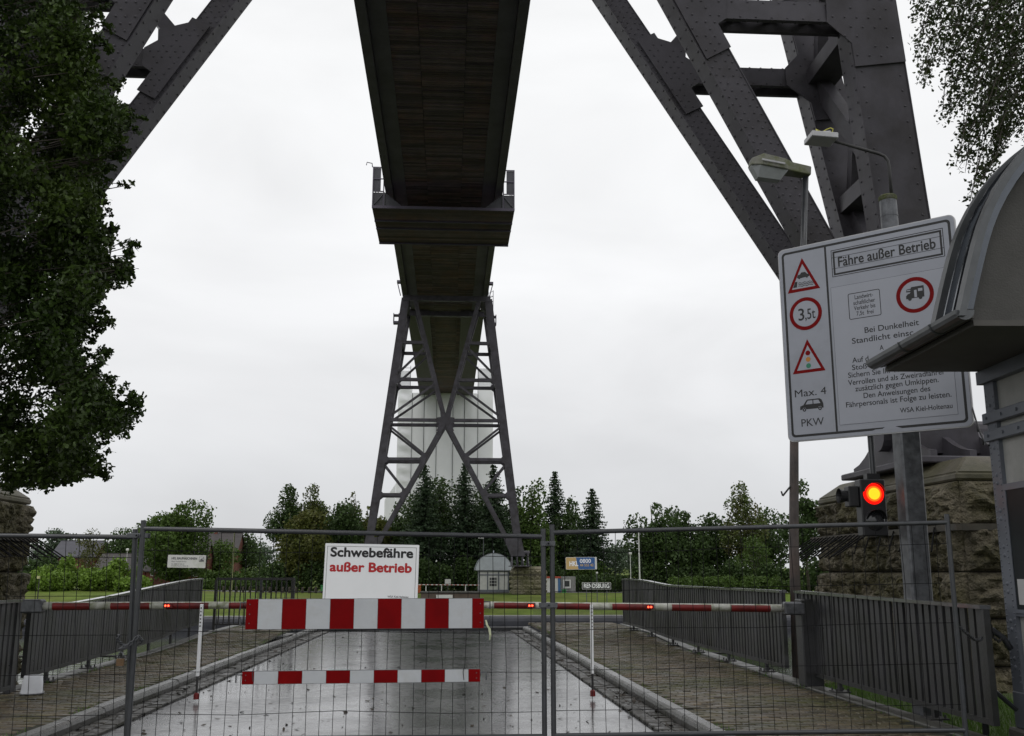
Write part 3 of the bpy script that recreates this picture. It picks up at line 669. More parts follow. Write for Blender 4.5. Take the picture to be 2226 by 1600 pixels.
# ---- deck
DZ = 38.0; HW = 5.72
Y0, Y1 = -34.0, 214.0
for s in (-1, 1):
    q = MB(); x = AX - .25 + s * (HW - .34); q.box(x - .34, x + .34, Y0, FYC + 6, DZ, DZ + 1.1); q.build("bottom_chord", STEELF, bridge)
    q = MB(); x = AX - .25 + s * (HW - 1.35); q.box(x - .62, x + .62, Y0, FYC + 6, DZ + .5, DZ + .62); q.build("walkway_plate", STEELF, bridge)
    q = MB(); x = AX - .25 + s * 3.9; q.box(x - 1.65, x + 1.65, FYC + 6.1, Y1, DZ + .1, DZ + .7); q.build("side_girder", GREENST, bridge)
    for k in (1.15, 2.6):
        q = MB(); x = AX - .25 + s * k; q.box(x - .16, x + .16, Y0, Y1, DZ + .62, DZ + .69); q.build("stringer", STEELF, bridge)
y = Y0 + 2
while y < FYC + 6:
    q = MB(); q.box(AX - .25 - HW + .69, AX - .25 + HW - .69, y - .14, y + .14, DZ + .70, DZ + .98); q.build("cross_beam", STEELF, bridge); y += 5.2
n = int((Y1 - Y0) / .33); M4 = np.zeros((n * 3, 3, 4)); k = 0
for i in range(n):
    for c_ in range(3):
        M4[k] = [[3.28, 0, 0, AX - .25 + (c_ - 1) * 3.32], [0, .325, 0, Y0 + i * .33], [0, 0, .12, DZ + .56 + random.gauss(0, .012)]]; k += 1
me = npbatch("deck_timbers", [(-.5, -.5, 0), (.5, -.5, 0), (.5, .5, 0), (-.5, .5, 0), (-.5, -.5, 1), (.5, -.5, 1), (.5, .5, 1), (-.5, .5, 1)], [(3, 2, 1, 0), (4, 5, 6, 7), (0, 1, 5, 4), (2, 3, 7, 6)], M4, WOODD)
o = link("deck_timbers", me); o.parent = bridge; o.location = -wloc(bridge); o["kind"] = "stuff"
q = MB(); q.box(AX - .25 - HW + .7, AX - .25 + HW - .7, Y0, Y1, DZ + 1.2, DZ + 1.3); q.build("deck_plate", STEELF, bridge)
# side railings and service balconies near the far tower
for s in (-1, 1):
    q = MB(); xo = AX - .25 + s * (HW + .1)
    if s < 0: q.box(xo - 1.15, xo - .05, 131, 132, 34.6, 34.9); q.box(xo - 1.15, xo - 1.05, 131, 132, 34.6, 36.0); q.box(xo - .45, xo - .37, 131, 132, 34.6, 36.0); q.box(xo - 1.15, xo + .6, 131, 132, 35.7, 35.85)
    else: q.box(xo + .05, xo + 1.15, 131, 132, 34.6, 34.9); q.box(xo + 1.05, xo + 1.15, 131, 132, 34.6, 36.0); q.box(xo + .37, xo + .45, 131, 132, 34.6, 36.0); q.box(xo - .6, xo + 1.15, 131, 132, 35.7, 35.85)
    q.build("service_balcony", STEELF, bridge)
    q = MB(); q.box(xo - .5, xo + .5, 126.2, 127.0, 38.9, 39.2); q.beam((xo + s * .45, 126.6, 39.0), (xo, 126.6, 37.2), .12, .12); q.build("bracket", STEELF, bridge)
q = MB(); xo = AX - .25 + HW + .45
for dx in (-.3, .35): q.box(xo + dx - .04, xo + dx + .04, 131, 131.1, 34.9, 39.4)
for i in range(12): q.beam((xo - .3, 131.05, 35.0 + i * .36), (xo + .35, 131.05, 35.0 + i * .36 + (.36 if i % 2 else 0)), .05, .05)
q.build("ladder", STEELF, bridge)

# ---- maintenance gantry hanging under the deck
gt = empty("maintenance_gantry", (AX - .3, 97.8, 36.5), "planked maintenance gantry hung under the bridge deck above the canal", "gantry")
gx0, gx1, gy0, gy1, gz = -7.85, 6.07, 92.4, 103.2, 36.45
me = None
y = gy0; mbp = MB(); mbp.box(-.5, .5, -.5, .5, 0, .08); pm = mbp.mesh("plank", WOODD)
while y < gy1:
    link("plank", pm, gt, ((gx0 + gx1) / 2, y + .28, gz + random.uniform(0, .015)), (0, 0, 0), (gx1 - gx0, .53, 1)); y += .56
for y in (gy0 + 3.6, gy0 + 5.9, gy1 - .25):
    q = MB(); q.box(gx0, gx1, y - .09, y + .09, gz - .16, gz - .01); q.build("bearer", STEELF, gt)
q = MB(); q.box(gx0, gx1, gy0 - .08, gy0 - .01, gz - .1, gz + .18); q.build("bearer", STEELF, gt)
MESHP = mat("dark_mesh_panel", (0.07, 0.07, 0.08), 0.7, 0.2)
for s in (-1, 1):
    x = gx0 if s < 0 else gx1; x2 = x - s * 1.1; zt_ = 40.6
    for xx in (x - s * .05, x2):
        q = MB(); q.beam((xx, gy0, gz), (xx, gy0, zt_), .1, .1); q.build("post", STEELF, gt)
    for z in (zt_, 39.4, 38.1):
        q = MB(); q.beam((x, gy0, z), (x2, gy0, z), .09, .09); q.build("rail", STEELF, gt)
        q = MB(); q.beam((x - s * .05, gy0, z), (x - s * .05, gy1, z), .09, .09); q.build("rail", STEELF, gt)
    for y in (gy0 + 3.5, gy0 + 7, gy1): q = MB(); q.beam((x - s * .05, y, gz), (x - s * .05, y, zt_), .1, .1); q.build("post", STEELF, gt)
    q = MB(); q.box(min(x - s * .1, x - s * .8), max(x - s * .1, x - s * .8), gy0 + .05, gy0 + .07, 38.15, zt_ - .05); q.build("screen", MESHP, gt)
    q = MB(); q.add([(x, gy0 + .05, gz + .1), (x - s * 3.0, gy0 + .05, gz + .1), (x - s * 1.3, gy0 + .05, 38.0), (x, gy0 + .05, 38.0)], [(0, 1, 2, 3)]); q.add([(x, gy0 + .08, gz + .1), (x - s * 3.0, gy0 + .08, gz + .1), (x - s * 1.3, gy0 + .08, 38.0), (x, gy0 + .08, 38.0)], [(3, 2, 1, 0)]); q.build("screen", MESHP, gt)
    q = MB(); q.beam((x, gy0 - .02, gz + .1), (x - s * 1.2, gy0 - .02, 38.0), .07, .07); q.beam((x - s * 1.2, gy0 - .02, gz + .1), (x - s * 1.2, gy0 - .02, 38.0), .07, .07); q.build("brace", GALVD, gt)
q = MB(); q.path([(gx0 - .05, gy0, 40.6), (gx0 - .1, gy0, 41.0), (gx0 - .6, gy0, 41.1), (gx0 - .65, gy0, 40.8)], .05, 6); q.build("hook", STEELF, gt)

# ---- approach pylon wrapped in scaffold sheeting
SHEET = mat("white_scaffold_sheet", (0.86, 0.87, 0.88), 0.6, 0.05, 0.25, trans=0.2)
WY = 206.0
wp = empty("wrapped_pylon", (AX, WY, -1), "approach pylon wrapped in white scaffold sheeting behind the far tower", "scaffold")
seams = [-10.9, -7.9, -5.4, -2.8, .6, 3.0, 5.8, 9.0]
for i, (a_, b_) in enumerate(zip(seams, seams[1:])):
    q = MB(); nx, nz = 8, 60; z0, z1 = -1.2, (38.5 if i not in (0, 6) else 39.3)
    amp = .28 if i == 0 else .05
    vs = []
    ph = random.uniform(0, 6)
    for j in range(nz + 1):
        for k in range(nx + 1):
            t = k / nx; z = z0 + (z1 - z0) * j / nz
            bul = .10 * math.sin(math.pi * t); wr = amp * math.sin(z * (2.6 if i == 0 else 1.1) + ph + 2 * t) * math.sin(math.pi * t)
            vs.append((a_ + .03 + (b_ - a_ - .06) * t, WY - bul - wr + .05 * math.sin(3 * t + z * .3 + ph), z))
    q.add(vs, [(j * (nx + 1) + k, j * (nx + 1) + k + 1, (j + 1) * (nx + 1) + k + 1, (j + 1) * (nx + 1) + k) for j in range(nz) for k in range(nx)])
    q.build("sheet", SHEET, wp, smooth=True)
for x in seams[1:-1]:
    q = MB(); q.box(x - .05, x + .05, WY - .12, WY - .06, -1.2, 38.4); q.build("seam_strap", MESHP, wp)
for x0, x1, z1 in ((-13.2, -10.95, 19.5), (9.05, 10.6, 20.5)):
    q = MB(); n_ = 6
    for j in range(n_): pass
    q.add([(x0, WY + 1, -1.2), (x1, WY, -1.2), (x1, WY, z1), (x0, WY + 1, z1 - 3.2)], [(0, 1, 2, 3)]); q.add([(x0, WY + 1.1, -1.2), (x1, WY + .1, -1.2), (x1, WY + .1, z1), (x0, WY + 1.1, z1 - 3.2)], [(3, 2, 1, 0)]); q.build("sheet", SHEET, wp)
q = MB(); q.box(-10.7, 8.8, WY + .9, WY + 13, -1.2, 38.0); q.build("inner_sheeting", SHEET, wp)
q = MB()
for x in (-10.6, -8.4, 5.8, 8.7):
    q.beam((x, WY + 1, 37), (x, WY + 1, 44.5), .1, .1)
for x0, x1 in ((-10.6, -8.4), (5.8, 8.7)):
    for z in (40, 42, 44): q.beam((x0, WY + 1, z), (x1, WY + 1, z), .08, .08)
q.build("scaffold_frame", GALV, wp)
for x0, x1, z1 in ((-10.55, -8.45, 43.4), (5.85, 8.65, 43.9)):
    q = MB(); q.box(x0, x1, WY + 1.1, WY + 1.14, 39.3, z1); q.build("sheet", SHEET, wp)
IRON = mat("dark_iron", (0.035, 0.034, 0.034), 0.5, .3, 8)
# ================================================================== temporary fence
def fence_panel(a, b, z0, zt_a, zt_b, label, lean=0.0):
    """a,b: (x,y) of the two end posts"""
    p = empty("temporary_fence", ((a[0] + b[0]) / 2, (a[1] + b[1]) / 2, 0.0), label, "fence", "temporary fence panels across the road")
    r = .0215
    A0, A1 = V(a[0] - lean, a[1], .10), V(a[0], a[1], zt_a); B0, B1 = V(b[0] - lean, b[1], .10), V(b[0], b[1], zt_b)
    for q0, q1 in ((A0, A1), (B0, B1)):
        q = MB(); q.tube(q0, q1, r, 12); q.build("post", GALVD, p, smooth=False)
    def at(t, f): return A0.lerp(B0, t).lerp(A1.lerp(B1, t), f)
    for f in (.965, .115):
        q = MB(); q.tube(at(0, f), at(1, f), r * .92, 12); q.build("rail", GALVD, p)
    wl = (B0 - A0).length; n = int(wl / .105)
    for i in range(1, n):
        t = i / n; q = MB(); bow = random.gauss(0, .006); q.path([at(t, .115), at(t, .4) + V(bow, random.gauss(0, .008), 0), at(t, .7) + V(-bow, random.gauss(0, .008), 0), at(t, .965)], .0026, 5); q.build("upright_wire", WIRE, p)
    for k in range(6):
        f = (1.72 - .305 * k - .1) / (1.95 - .1); q = MB(); bow = random.gauss(0, .008)
        q.path([at(0, f), at(.25, f) + V(0, .006, bow), at(.5, f) + V(0, -.004, -bow), at(.75, f) + V(0, .005, bow * .6), at(1, f)], .0027, 5); q.build("cross_wire", WIRE, p)
    return p, at
FOOT = mat("recycled_plastic_foot", (0.035, 0.033, 0.03), 0.7, 0.4, 8, bump=.4, bscale=60)
def fence_foot(x, y, label):
    q = MB(); f = frame((x, y, 0.03), (1, 0, 0), (0, 1, 0)); q.prism(rrect(-.11, .11, -.34, .34, .06), f, 0, .11); q.build("ballast_block", FOOT, bevel=.015, label=label, cat="ballast block", group="feet of the temporary fence")
fA, atA = fence_panel((-6.05, 8.25), (-2.60, 8.56), 0, 2.00, 1.975, "left temporary fence panel, padlocked to the panel with the red-white boards", lean=-.06)
fB, atB = fence_panel((-2.52, 8.50), (0.80, 8.50), 0, 2.045, 1.985, "middle temporary fence panel carrying the ferry notice and red-white boards")
fC, atC = fence_panel((0.875, 8.50), (4.33, 8.50), 0, 2.02, 2.12, "right temporary fence panel ending in front of the slatted railing")
fence_foot(-2.55, 8.56, "black plastic foot under the padlocked fence posts"); fence_foot(.84, 8.5, "black plastic foot under the middle clamped fence posts"); fence_foot(4.32, 8.5, "black plastic foot at the free end of the right fence panel")
# couplers
def coupler(loc, wd, label, tail=False):
    p = empty("coupling_clamp", loc, label, "clamp", "clamps joining the fence panels")
    x, y, z = loc
    for dy in (-.034, .034):
        q = MB(); q.box(x - wd / 2, x + wd / 2, y + dy - .005, y + dy + .005, z - .02, z + .02); q.build("jaw", GALV, p, bevel=.003)
    q = MB(); q.tube((x, y - .06, z), (x, y + .06, z), .008, 8); q.tube((x, y - .06, z), (x, y - .045, z), .014, 6); q.build("bolt", GALV, p)
coupler((.838, 8.5, 1.355), .15, "steel clamp joining the middle and right fence panels at boom height")
coupler((.838, 8.5, 1.86), .12, "steel strap joining the middle and right fence panels near the top")
coupler((-2.56, 8.53, 1.92), .17, "steel clamp near the top of the padlocked fence posts")
# padlock and chain round the posts on the left
BRASS = mat("tarnished_brass", (0.16, 0.10, 0.055), 0.45, 0.3, 30, metal=.6)
def chain(pts, name, label, cat="chain", r=.0045, ll=.034, matl=None):
    p = empty(name, pts[0], label, cat); P = [Vector(x) for x in pts]; seg = []
    tot = sum((b - a).length for a, b in zip(P, P[1:])); n = max(2, int(tot / (ll * .78)))
    def pt(s):
        for a, b in zip(P, P[1:]):
            l = (b - a).length
            if s <= l or b is P[-1]: return a.lerp(b, min(1, s / l) if l else 0), (b - a).normalized()
            s -= l
    lk_ = MB(); k = 14; hw = .011; hl = ll / 2
    prof = [V(hw * math.cos(2 * math.pi * i / k), 0, (hl - hw) * (1 if math.sin(2 * math.pi * i / k) > 0 else -1) + hw * math.sin(2 * math.pi * i / k)) for i in range(k)]
    vs = []
    for i, c in enumerate(prof):
        t = (prof[(i + 1) % k] - prof[i - 1]).normalized(); u = V(0, 1, 0); v = t.cross(u)
        for j in range(6): an = j * math.pi / 3; vs.append(c + (u * math.cos(an) + v * math.sin(an)) * r)
    lk_.add(vs, [(i * 6 + j, i * 6 + (j + 1) % 6, ((i + 1) % k) * 6 + (j + 1) % 6, ((i + 1) % k) * 6 + j) for i in range(k) for j in range(6)])
    me = lk_.mesh("chain_link", matl or GALV)
    for i in range(n):
        c, d = pt(tot * (i + .5) / n); e = d.to_track_quat('Z', 'Y').to_euler(); o = link("chain_link", me, p, c); o.rotation_mode = 'QUATERNION'
        q_ = d.to_track_quat('Z', 'Y'); from_q = Matrix.Rotation(R(90 * (i % 2) + 20), 4, 'Z').to_quaternion(); o.rotation_quaternion = q_ @ from_q
    return p
chain([(-2.63, 8.44, 1.13), (-2.66, 8.50, 1.09), (-2.64, 8.6, 1.04), (-2.56, 8.60, 1.02), (-2.48, 8.56, 1.08), (-2.48, 8.45, 1.12), (-2.54, 8.44, 1.06), (-2.62, 8.44, 1.02)], "chain", "short galvanised chain round the left fence posts")
pk = empty("padlock", (-2.60, 8.43, .92), "brass padlock hanging from the chain on the left fence posts", "padlock")
f = frame((-2.60, 8.43, .92), (1, 0, 0), (0, 0, 1)); q = MB(); q.prism(rrect(-.03, .03, -.028, .028, .006), f, -.012, .012); q.build("body", BRASS, pk, bevel=.002)
q = MB(); q.path([f(-.018, .028), f(-.018, .055), f(-.012, .072), f(0, .08), f(.012, .072), f(.018, .055), f(.018, .028)], .005, 6); q.build("shackle", GALV, pk, smooth=True)
# boards on the fence
def board(x0, x1, zb, h, y, label, tilt=0.0, hk=.05):
    p = empty("barrier_board", ((x0 + x1) / 2, y, zb), label, "barrier board", "red-white barrier boards on the fence")
    f = frame((x0, y, zb), (1, 0, tilt), (0, 0, 1)); W = x1 - x0
    q = MB(); q.prism([(0, 0), (W, 0), (W, h), (0, h)], f, -.03, -.0035); q.build("panel", GALV, p)
    u = W / 10; cuts = [0, u * .5] + [u * (.5 + i) for i in range(1, 10)] + [W]
    for i, (a_, b_) in enumerate(zip(cuts, cuts[1:])):
        q = MB(); q.prism([(a_ + .0012, .003), (b_ - .0012, .003), (b_ - .0012, h - .003), (a_ + .0012, h - .003)], f, -.003, 0); q.build("stripe", REDP if i % 2 == 0 else WHITER, p)
    for e_ in (0, 1):
        X = W * e_; s = 1 if e_ else -1; q = MB()
        pts = [f(X, h - .03, -.02), f(X + s * hk, h - .03, -.02), f(X + s * hk, h - .03 - .06, -.02)]
        q.path(pts, .006, 6)
        if h > .2: q.path([f(X, .03, -.02), f(X + s * hk * .9, .035, -.02), f(X + s * hk, .10, -.02)], .006, 6)
        q.build("hook", GALV, p)
    sc_ = MB()
    for X in (.03, W - .03):
        for t in ((.2, .5, .82) if h > .2 else (.3, .7)): sc_.tube(f(X, h * t, -.001), f(X, h * t, .003), .005, 6)
    sc_.build("screws", GALV, p)
    return p, f
pb, fb = board(-1.635, .300, 1.168, .243, 8.44, "wide red-white striped barrier board hung on the fence below the notice", tilt=.002)
board(-1.640, .272, .742, .103, 8.44, "narrow red-white striped board low on the middle fence panel", tilt=.004)
# yellow-white tape end at the board's corner
TAPE = mat("barrier_tape", (0.55, 0.58, 0.38), 0.5, .2, 20)
q = MB(); pts = [(.315, 8.43, 1.24), (.325, 8.42, 1.20), (.345, 8.43, 1.17), (.352, 8.42, 1.12), (.347, 8.43, 1.08)]
for i in range(len(pts) - 1):
    w0 = (.006, .009, .010, .009, .006)[i]; w1 = (.009, .010, .009, .006, .005)[i]
    a_, b_ = V(*pts[i]), V(*pts[i + 1]); q.add([a_ - V(w0, 0, 0), a_ + V(w0, .01, 0), b_ + V(w1, .01, 0), b_ - V(w1, 0, 0)], [(0, 1, 2, 3)]); q.add([a_ - V(w0, -.003, 0), a_ + V(w0, .013, 0), b_ + V(w1, .013, 0), b_ - V(w1, -.003, 0)], [(3, 2, 1, 0)])
q.build("tape_scrap", TAPE, label="scrap of yellow tape tied at the wide striped board's end", cat="tape")
# wire ties holding boards and notice to the mesh
def tie(x, z, y, label):
    q = MB(); q.path([(x, y + .06, z + .03), (x + .004, y - .004, z + .035), (x - .003, y - .006, z), (x + .004, y - .004, z - .06), (x, y + .06, z - .065)], .003, 5); q.build("wire_tie", IRON, label=label, cat="wire tie", group="wire ties on the boards")
tie(-1.555, .83, 8.438, "black wire tie at the left end of the narrow striped board"); tie(.135, .83, 8.438, "black wire tie near the right end of the narrow striped board")
# white notice
ns = empty("notice_board", (-.64, 8.46, 1.40), "white notice on the fence reading Schwebefähre außer Betrieb", "notice")
f = frame((-1.025, 8.455, 1.39), (1, 0, -.018), (.015, 0, 1)); W, Hh = .775, .47
q = MB(); q.prism(rrect(0, W, 0, Hh, .006, 2), f, -.012, 0); q.build("panel", WHITEP, ns)
q = MB(); q.ringprism([(.018, .0), (W - .022, .0), (W - .022, Hh - .022), (.018, Hh - .022)], [(.0205, .002), (W - .0245, .002), (W - .0245, Hh - .0245), (.0205, Hh - .0245)], f, 0, .001); q.build("border_line", BLACK, ns)
text("lettering", "Schwebefähre", f, .045, .365, .105, BLACK, ns, bold=.036, width=.682, c=.0012)
text("lettering", "außer Betrieb", f, .045, .245, .105, REDT, ns, bold=.038, width=.675, c=.0012)
text("lettering", "WSA Kiel-Holtenau", f, .53, .040, .022, BLACK, ns, bold=.006, width=.17, c=.0012)
# rental plates on the mesh
BLUEP = mat("blue_print", (0.03, 0.11, 0.30), 0.4, .1); YELP = mat("faded_yellow_print", (0.58, 0.40, 0.16), 0.45, .1); CREAM = mat("off_white_plate", (0.66, 0.66, 0.62), 0.4, .06, 8, c2=(.5, .52, .42), f2=.62, s2=12)
rp = empty("rental_plate", (-2.14, 8.47, 1.70), "small white rental plate wired to the middle fence panel near the padlocked posts", "plate")
f = frame((-2.292, 8.46, 1.662), (1, 0, -.012), (0, 0, 1)); q = MB(); q.prism(rrect(0, .305, 0, .102, .005, 2), f, -.006, 0); q.build("panel", CREAM, rp)
GREYT = mat("dark_grey_print", (.06, .06, .07), .5, .1)
text("lettering", "HKL BAUMASCHINEN", f, .03, .066, .026, GREYT, rp, bold=.02, width=.205, c=.001)
for b_, wd, s_ in ((.045, .12, "Miete Verkauf Service"), (.024, .105, "Tel. 0800 44 555 44"), (.010, .14, "www.hkl-baumaschinen.de")): text("lettering", s_, f, .03, b_, .014, GREYT, rp, width=wd, c=.001)
q = MB(); q.ringprism([(.252, .05), (.292, .05), (.292, .09), (.252, .09)], [(.254, .052), (.29, .052), (.29, .088), (.254, .088)], f, 0, .001); q.prism([(.256, .054), (.288, .054), (.288, .064), (.256, .058)], f, 0, .0012); q.prism([(.262, .062), (.272, .062), (.276, .074), (.266, .074)], f, 0, .0012); q.prism([(.276, .066), (.279, .064), (.287, .082), (.284, .085)], f, 0, .0012); q.build("emblem", GREYT, rp)
rp = empty("rental_plate", (1.12, 8.47, 1.70), "yellow and blue rental plate wired to the right fence panel", "plate")
f = frame((.985, 8.46, 1.645), (1, 0, .01), (0, 0, 1)); q = MB(); q.prism(rrect(0, .262, 0, .102, .005, 2), f, -.006, 0); q.build("panel", CREAM, rp)
q = MB(); q.prism([(.003, .003), (.105, .003), (.085, .099), (.003, .099)], f, 0, .0008); q.build("colour_field", YELP, rp)
q = MB(); q.prism([(.106, .003), (.04, .003), (.04, .012), (.106, .03), (.1, .099), (.245, .099), (.245, .003)][0:0] + [(.106, .003), (.245, .003), (.245, .099), (.086, .099)], f, 0, .0008); q.build("colour_field", BLUEP, rp)
text("lettering", "HKL", f, .03, .030, .055, WHITEP, rp, bold=.03, width=.075, c=.0012)
text("lettering", "0800", f, .118, .055, .045, WHITEP, rp, bold=.02, width=.095, c=.0012); text("lettering", "44 555 42", f, .118, .026, .03, YELP, rp, bold=.02, width=.115, c=.0013)

# ================================================================== railings with flat slats
SLAT = mat("weathered_grey_slat", (0.032, 0.032, 0.035), 0.42, 0.35, 3.0, c2=(0.022, 0.023, 0.021), f2=.5, s2=2.5, bump=.15, bscale=40, rvar=.15, rnd=.18)
RCAP = mat("wet_rail_cap", (0.10, 0.102, 0.108), 0.2, 0.25, 3.0, rvar=.08, coat=.6)
sl_m = MB(); sl_m.box(-.014, .014, -.048, .048, 0, 1); slat_me = sl_m.mesh("slat", SLAT)
bp = MB(); bp.box(-.10, .10, -.11, .11, 0, .016)
for dx in (-.07, .07):
    for dy in (-.08, .08): bp.tube((dx, dy, .016), (dx, dy, .05), .012, 6)
bp_me = bp.mesh("base_plate", IRON)
def railing(x, ya, yb, top, bot, label, group, cap_w=.11, xa=None, posts=1.9, dens=None):
    """runs along y at x(y); top(y), bot(y) heights"""
    xf = x if callable(x) else (lambda y: x)
    p = empty("slatted_railing", (xf((ya + yb) / 2), (ya + yb) / 2, pave_z((ya + yb) / 2)), label, "railing", group)
    n = max(2, int((yb - ya) / .9)); ys_ = [ya + (yb - ya) * i / n for i in range(n + 1)]
    q = MB()
    for nm, fz, wd, ht, m in (("cap", top, cap_w, .035, RCAP), ("bottom_rail", bot, .055, .05, SLAT)):
        q = MB()
        vs = []
        for y in ys_:
            z = fz(y); vs += [(xf(y) - wd / 2, y, z - ht), (xf(y) + wd / 2, y, z - ht), (xf(y) + wd / 2, y, z), (xf(y) - wd / 2, y, z)]
        fs = [(0, 1, 2, 3)[::-1], tuple(4 * n + i for i in (0, 1, 2, 3))]
        for i in range(n):
            for k in range(4): fs.append((4 * i + k, 4 * i + (k + 1) % 4, 4 * i + 4 + (k + 1) % 4, 4 * i + 4 + k))
        q.add(vs, fs); q.build(nm, m, p)
    y = ya + .09
    while y < yb - .06:
        link("slat", slat_me, p, (xf(y), y, bot(y) - .03), (random.gauss(0, .006), 0, random.gauss(0, .03)), (1, 1, top(y) - bot(y) - .008)); y += .142
    for e_ in (ya + .02, yb - .02):
        q = MB(); q.box(xf(e_) - .03, xf(e_) + .03, e_ - .04, e_ + .04, bot(e_) - .05, top(e_) - .036); q.build("end_post", SLAT, p)
    m = max(1, round((yb - ya) / posts))
    for i in range(m):
        y = ya + (yb - ya) * (i + .5) / m if m > 1 else (ya + yb) / 2
        gz = pave_z(y) + .013 if xf(y) > -5.75 else near_z(xf(y), y) + .02
        so = 1 if xf(y) > 0 else -1; q = MB(); q.box(xf(y) + min(so * .015, so * .055), xf(y) + max(so * .015, so * .055), y - .035, y + .035, gz, top(y) - .05); q.build("support_post", SLAT, p)
        link("base_plate", bp_me, p, (xf(y) + so * .035, y, gz - .001))
    return p
G1 = "slatted railings along the landing stage"
def topR(y): return 1.37 + .10 * smooth((y - 20.5) / 3.5)
def botR(y): return .33 + .08 * smooth((y - 20.5) / 3.5)
railing(lambda y: 4.86 - .038 * (y - 14.5), 14.55, 25.6, topR, botR, "long slatted railing stepping up towards the canal, behind the right-hand boom", G1)
railing(lambda y: 4.86 + .03 * (14 - y), 9.25, 13.95, lambda y: 1.38 - .012 * (14 - y), lambda y: .33 - .006 * (14 - y), "short slatted railing in front of the granite pier and sign post", G1)
railing(lambda y: -5.46 - .05 * (y - 14), 13.75, 25.4, lambda y: 1.17 + .32 * smooth((y - 13.5) / 12.5) , lambda y: .34 + .10 * smooth((y - 20.5) / 3.5), "long slatted railing rising towards the canal, behind the left-hand boom", G1)
railing(-5.24, 10.2, 12.85, lambda y: 1.30, lambda y: .30, "short slatted railing next to the barrier housing under the oak", G1)
# open bar railing at the end of the left pavement
p = empty("bar_railing", (-4.7, 25.6, .24), "black open bar railing across the canal end of the left pavement", "railing")
q = MB(); q.box(-5.72, -3.80, 25.57, 25.63, 1.44, 1.50); q.build("top_rail", IRON, p); q = MB(); q.box(-5.72, -3.80, 25.58, 25.62, .36, .40); q.build("bottom_rail", IRON, p)
mm = MB(); mm.box(-.013, .013, -.013, .013, 0, 1.04); bar_me = mm.mesh("bar", IRON)
for i in range(15): link("bar", bar_me, p, (-5.62 + .125 * i, 25.6, .40))
for x in (-5.72, -3.82, -4.62):
    q = MB(); q.box(x - .03, x + .03, 25.57, 25.63, .20, 1.439); q.build("post", GALVD if x == -4.62 else IRON, p)
# low quay railings on the lower terrace, both sides of the stage
for (x0, x1, label) in ((-24, -6.2, "thin low quay railing at the water's edge left of the landing stage"), (5.3, 8.4, "thin low quay railing at the water's edge behind the right-hand railing")):
    p = empty("quay_railing", ((x0 + x1) / 2, 25.1, -1.45), label, "railing"); q = MB(); q.tube((x0, 25.1, -.32), (x1, 25.1, -.32), .025, 8); q.build("top_rail", IRON, p)
    mm = MB(); mm.tube((0, 0, -1.1), (0, 0, 0), .009, 5); bm_ = mm.mesh("bar", IRON); x = x0
    while x < x1: link("bar", bm_, p, (x, 25.1, -.32)); x += .16
# ================================================================== boom barriers
BOOMW = mat("dirty_white_boom", (0.52, 0.52, 0.47), 0.4, .15, 4, c2=(.15, .17, .06), f2=.56, s2=5)
BOOMR = mat("faded_red_boom", (0.17, 0.010, 0.010), 0.45, .3, 5, c2=(.09, .010, .008), f2=.55, s2=4)
LEDR = emis("red_led", (1, .05, .02), 9)
def boom(xp, xt, zp, zt, label, stripes, leds, support, y=13.5):
    p = empty("boom_barrier", (xp, y, 0), label, "boom barrier", "boom barriers across the road")
    L_ = xt - xp; s = 1 if L_ > 0 else -1
    def at(x): t = (x - xp) / L_; return V(x, y, zp + (zt - zp) * t), (.052 - .012 * t)
    a_, ra = at(xp); b_, rb = at(xt)
    q = MB(); q.tube(a_, b_, ra, 16, rb); q.build("boom", BOOMW, p, smooth=True)
    for x0, x1 in stripes:
        (c0, r0), (c1, r1) = at(x0), at(x1)
        # film wrapped round the sides, leaving a white strip on top
        q = MB(); vs = []; n_ = 14; d = (c1 - c0).normalized()
        for c, r in ((c0, r0), (c1, r1)):
            for i in range(n_ + 1):
                an = R(-225 + 270 * i / n_); vs.append(c + V(0, math.cos(an) * (r + .0025), math.sin(an) * (r + .0025)))
        q.add(vs, [(i, i + 1, n_ + 2 + i, n_ + 1 + i) for i in range(n_)]); q.build("red_stripe", BOOMR, p, smooth=True)
    for x in leds:
        c, r = at(x); l = empty("warning_lamp", c); l.parent = p; l.location = c - wloc(p)
        q = MB(); q.box(c.x - .055, c.x + .055, c.y - r - .03, c.y - r + .01, c.z - .03, c.z + .035); q.build("lamp_body", BOOMR, l, bevel=.006)
        q = MB()
        for dx in (-.026, .012): q.lathe((c.x + dx, c.y - r - .032, c.z), [(.012, 0), (.009, .005), (0.001, .007)], 8, ax=(0, -1, 0))
        q.build("lamp_lens", LEDR, l)
    c, r = at(support)
    q = MB(); f = frame((c.x, c.y - r - .012, 0), (1, 0, 0), (0, 0, 1)); q.box(c.x - .018, c.x + .018, c.y - .025 - r - .03, c.y - r - .004, .33, c.z + .02); q.build("support_leg", WHITEP, p, bevel=.004)
    q = MB()
    for k in range(6): q.tube((c.x, c.y - r - .06, c.z - .03 - .045 * k), (c.x, c.y - r - .053, c.z - .03 - .045 * k), .010, 8)
    q.build("adjusting_holes", BLACK, p)
    q = MB(); q.tube((c.x, c.y - r - .03, .10), (c.x, c.y - r - .03, .36), .014, 8); q.build("support_rod", IRON, p)
    q = MB(); q.lathe((c.x, c.y - r - .03, .045), [(.001, 0), (.034, .005), (.034, .07), (.02, .085), (.001, .086)], 12); q.build("support_foot", BOOMR, p)
    q = MB(); q.box(min(xp - s * .22, xp + s * .06), max(xp - s * .22, xp + s * .06), y - .085, y + .085, zp - .085, zp + .085); q.build("boom_clamp", GALV, p, bevel=.02)
    return p
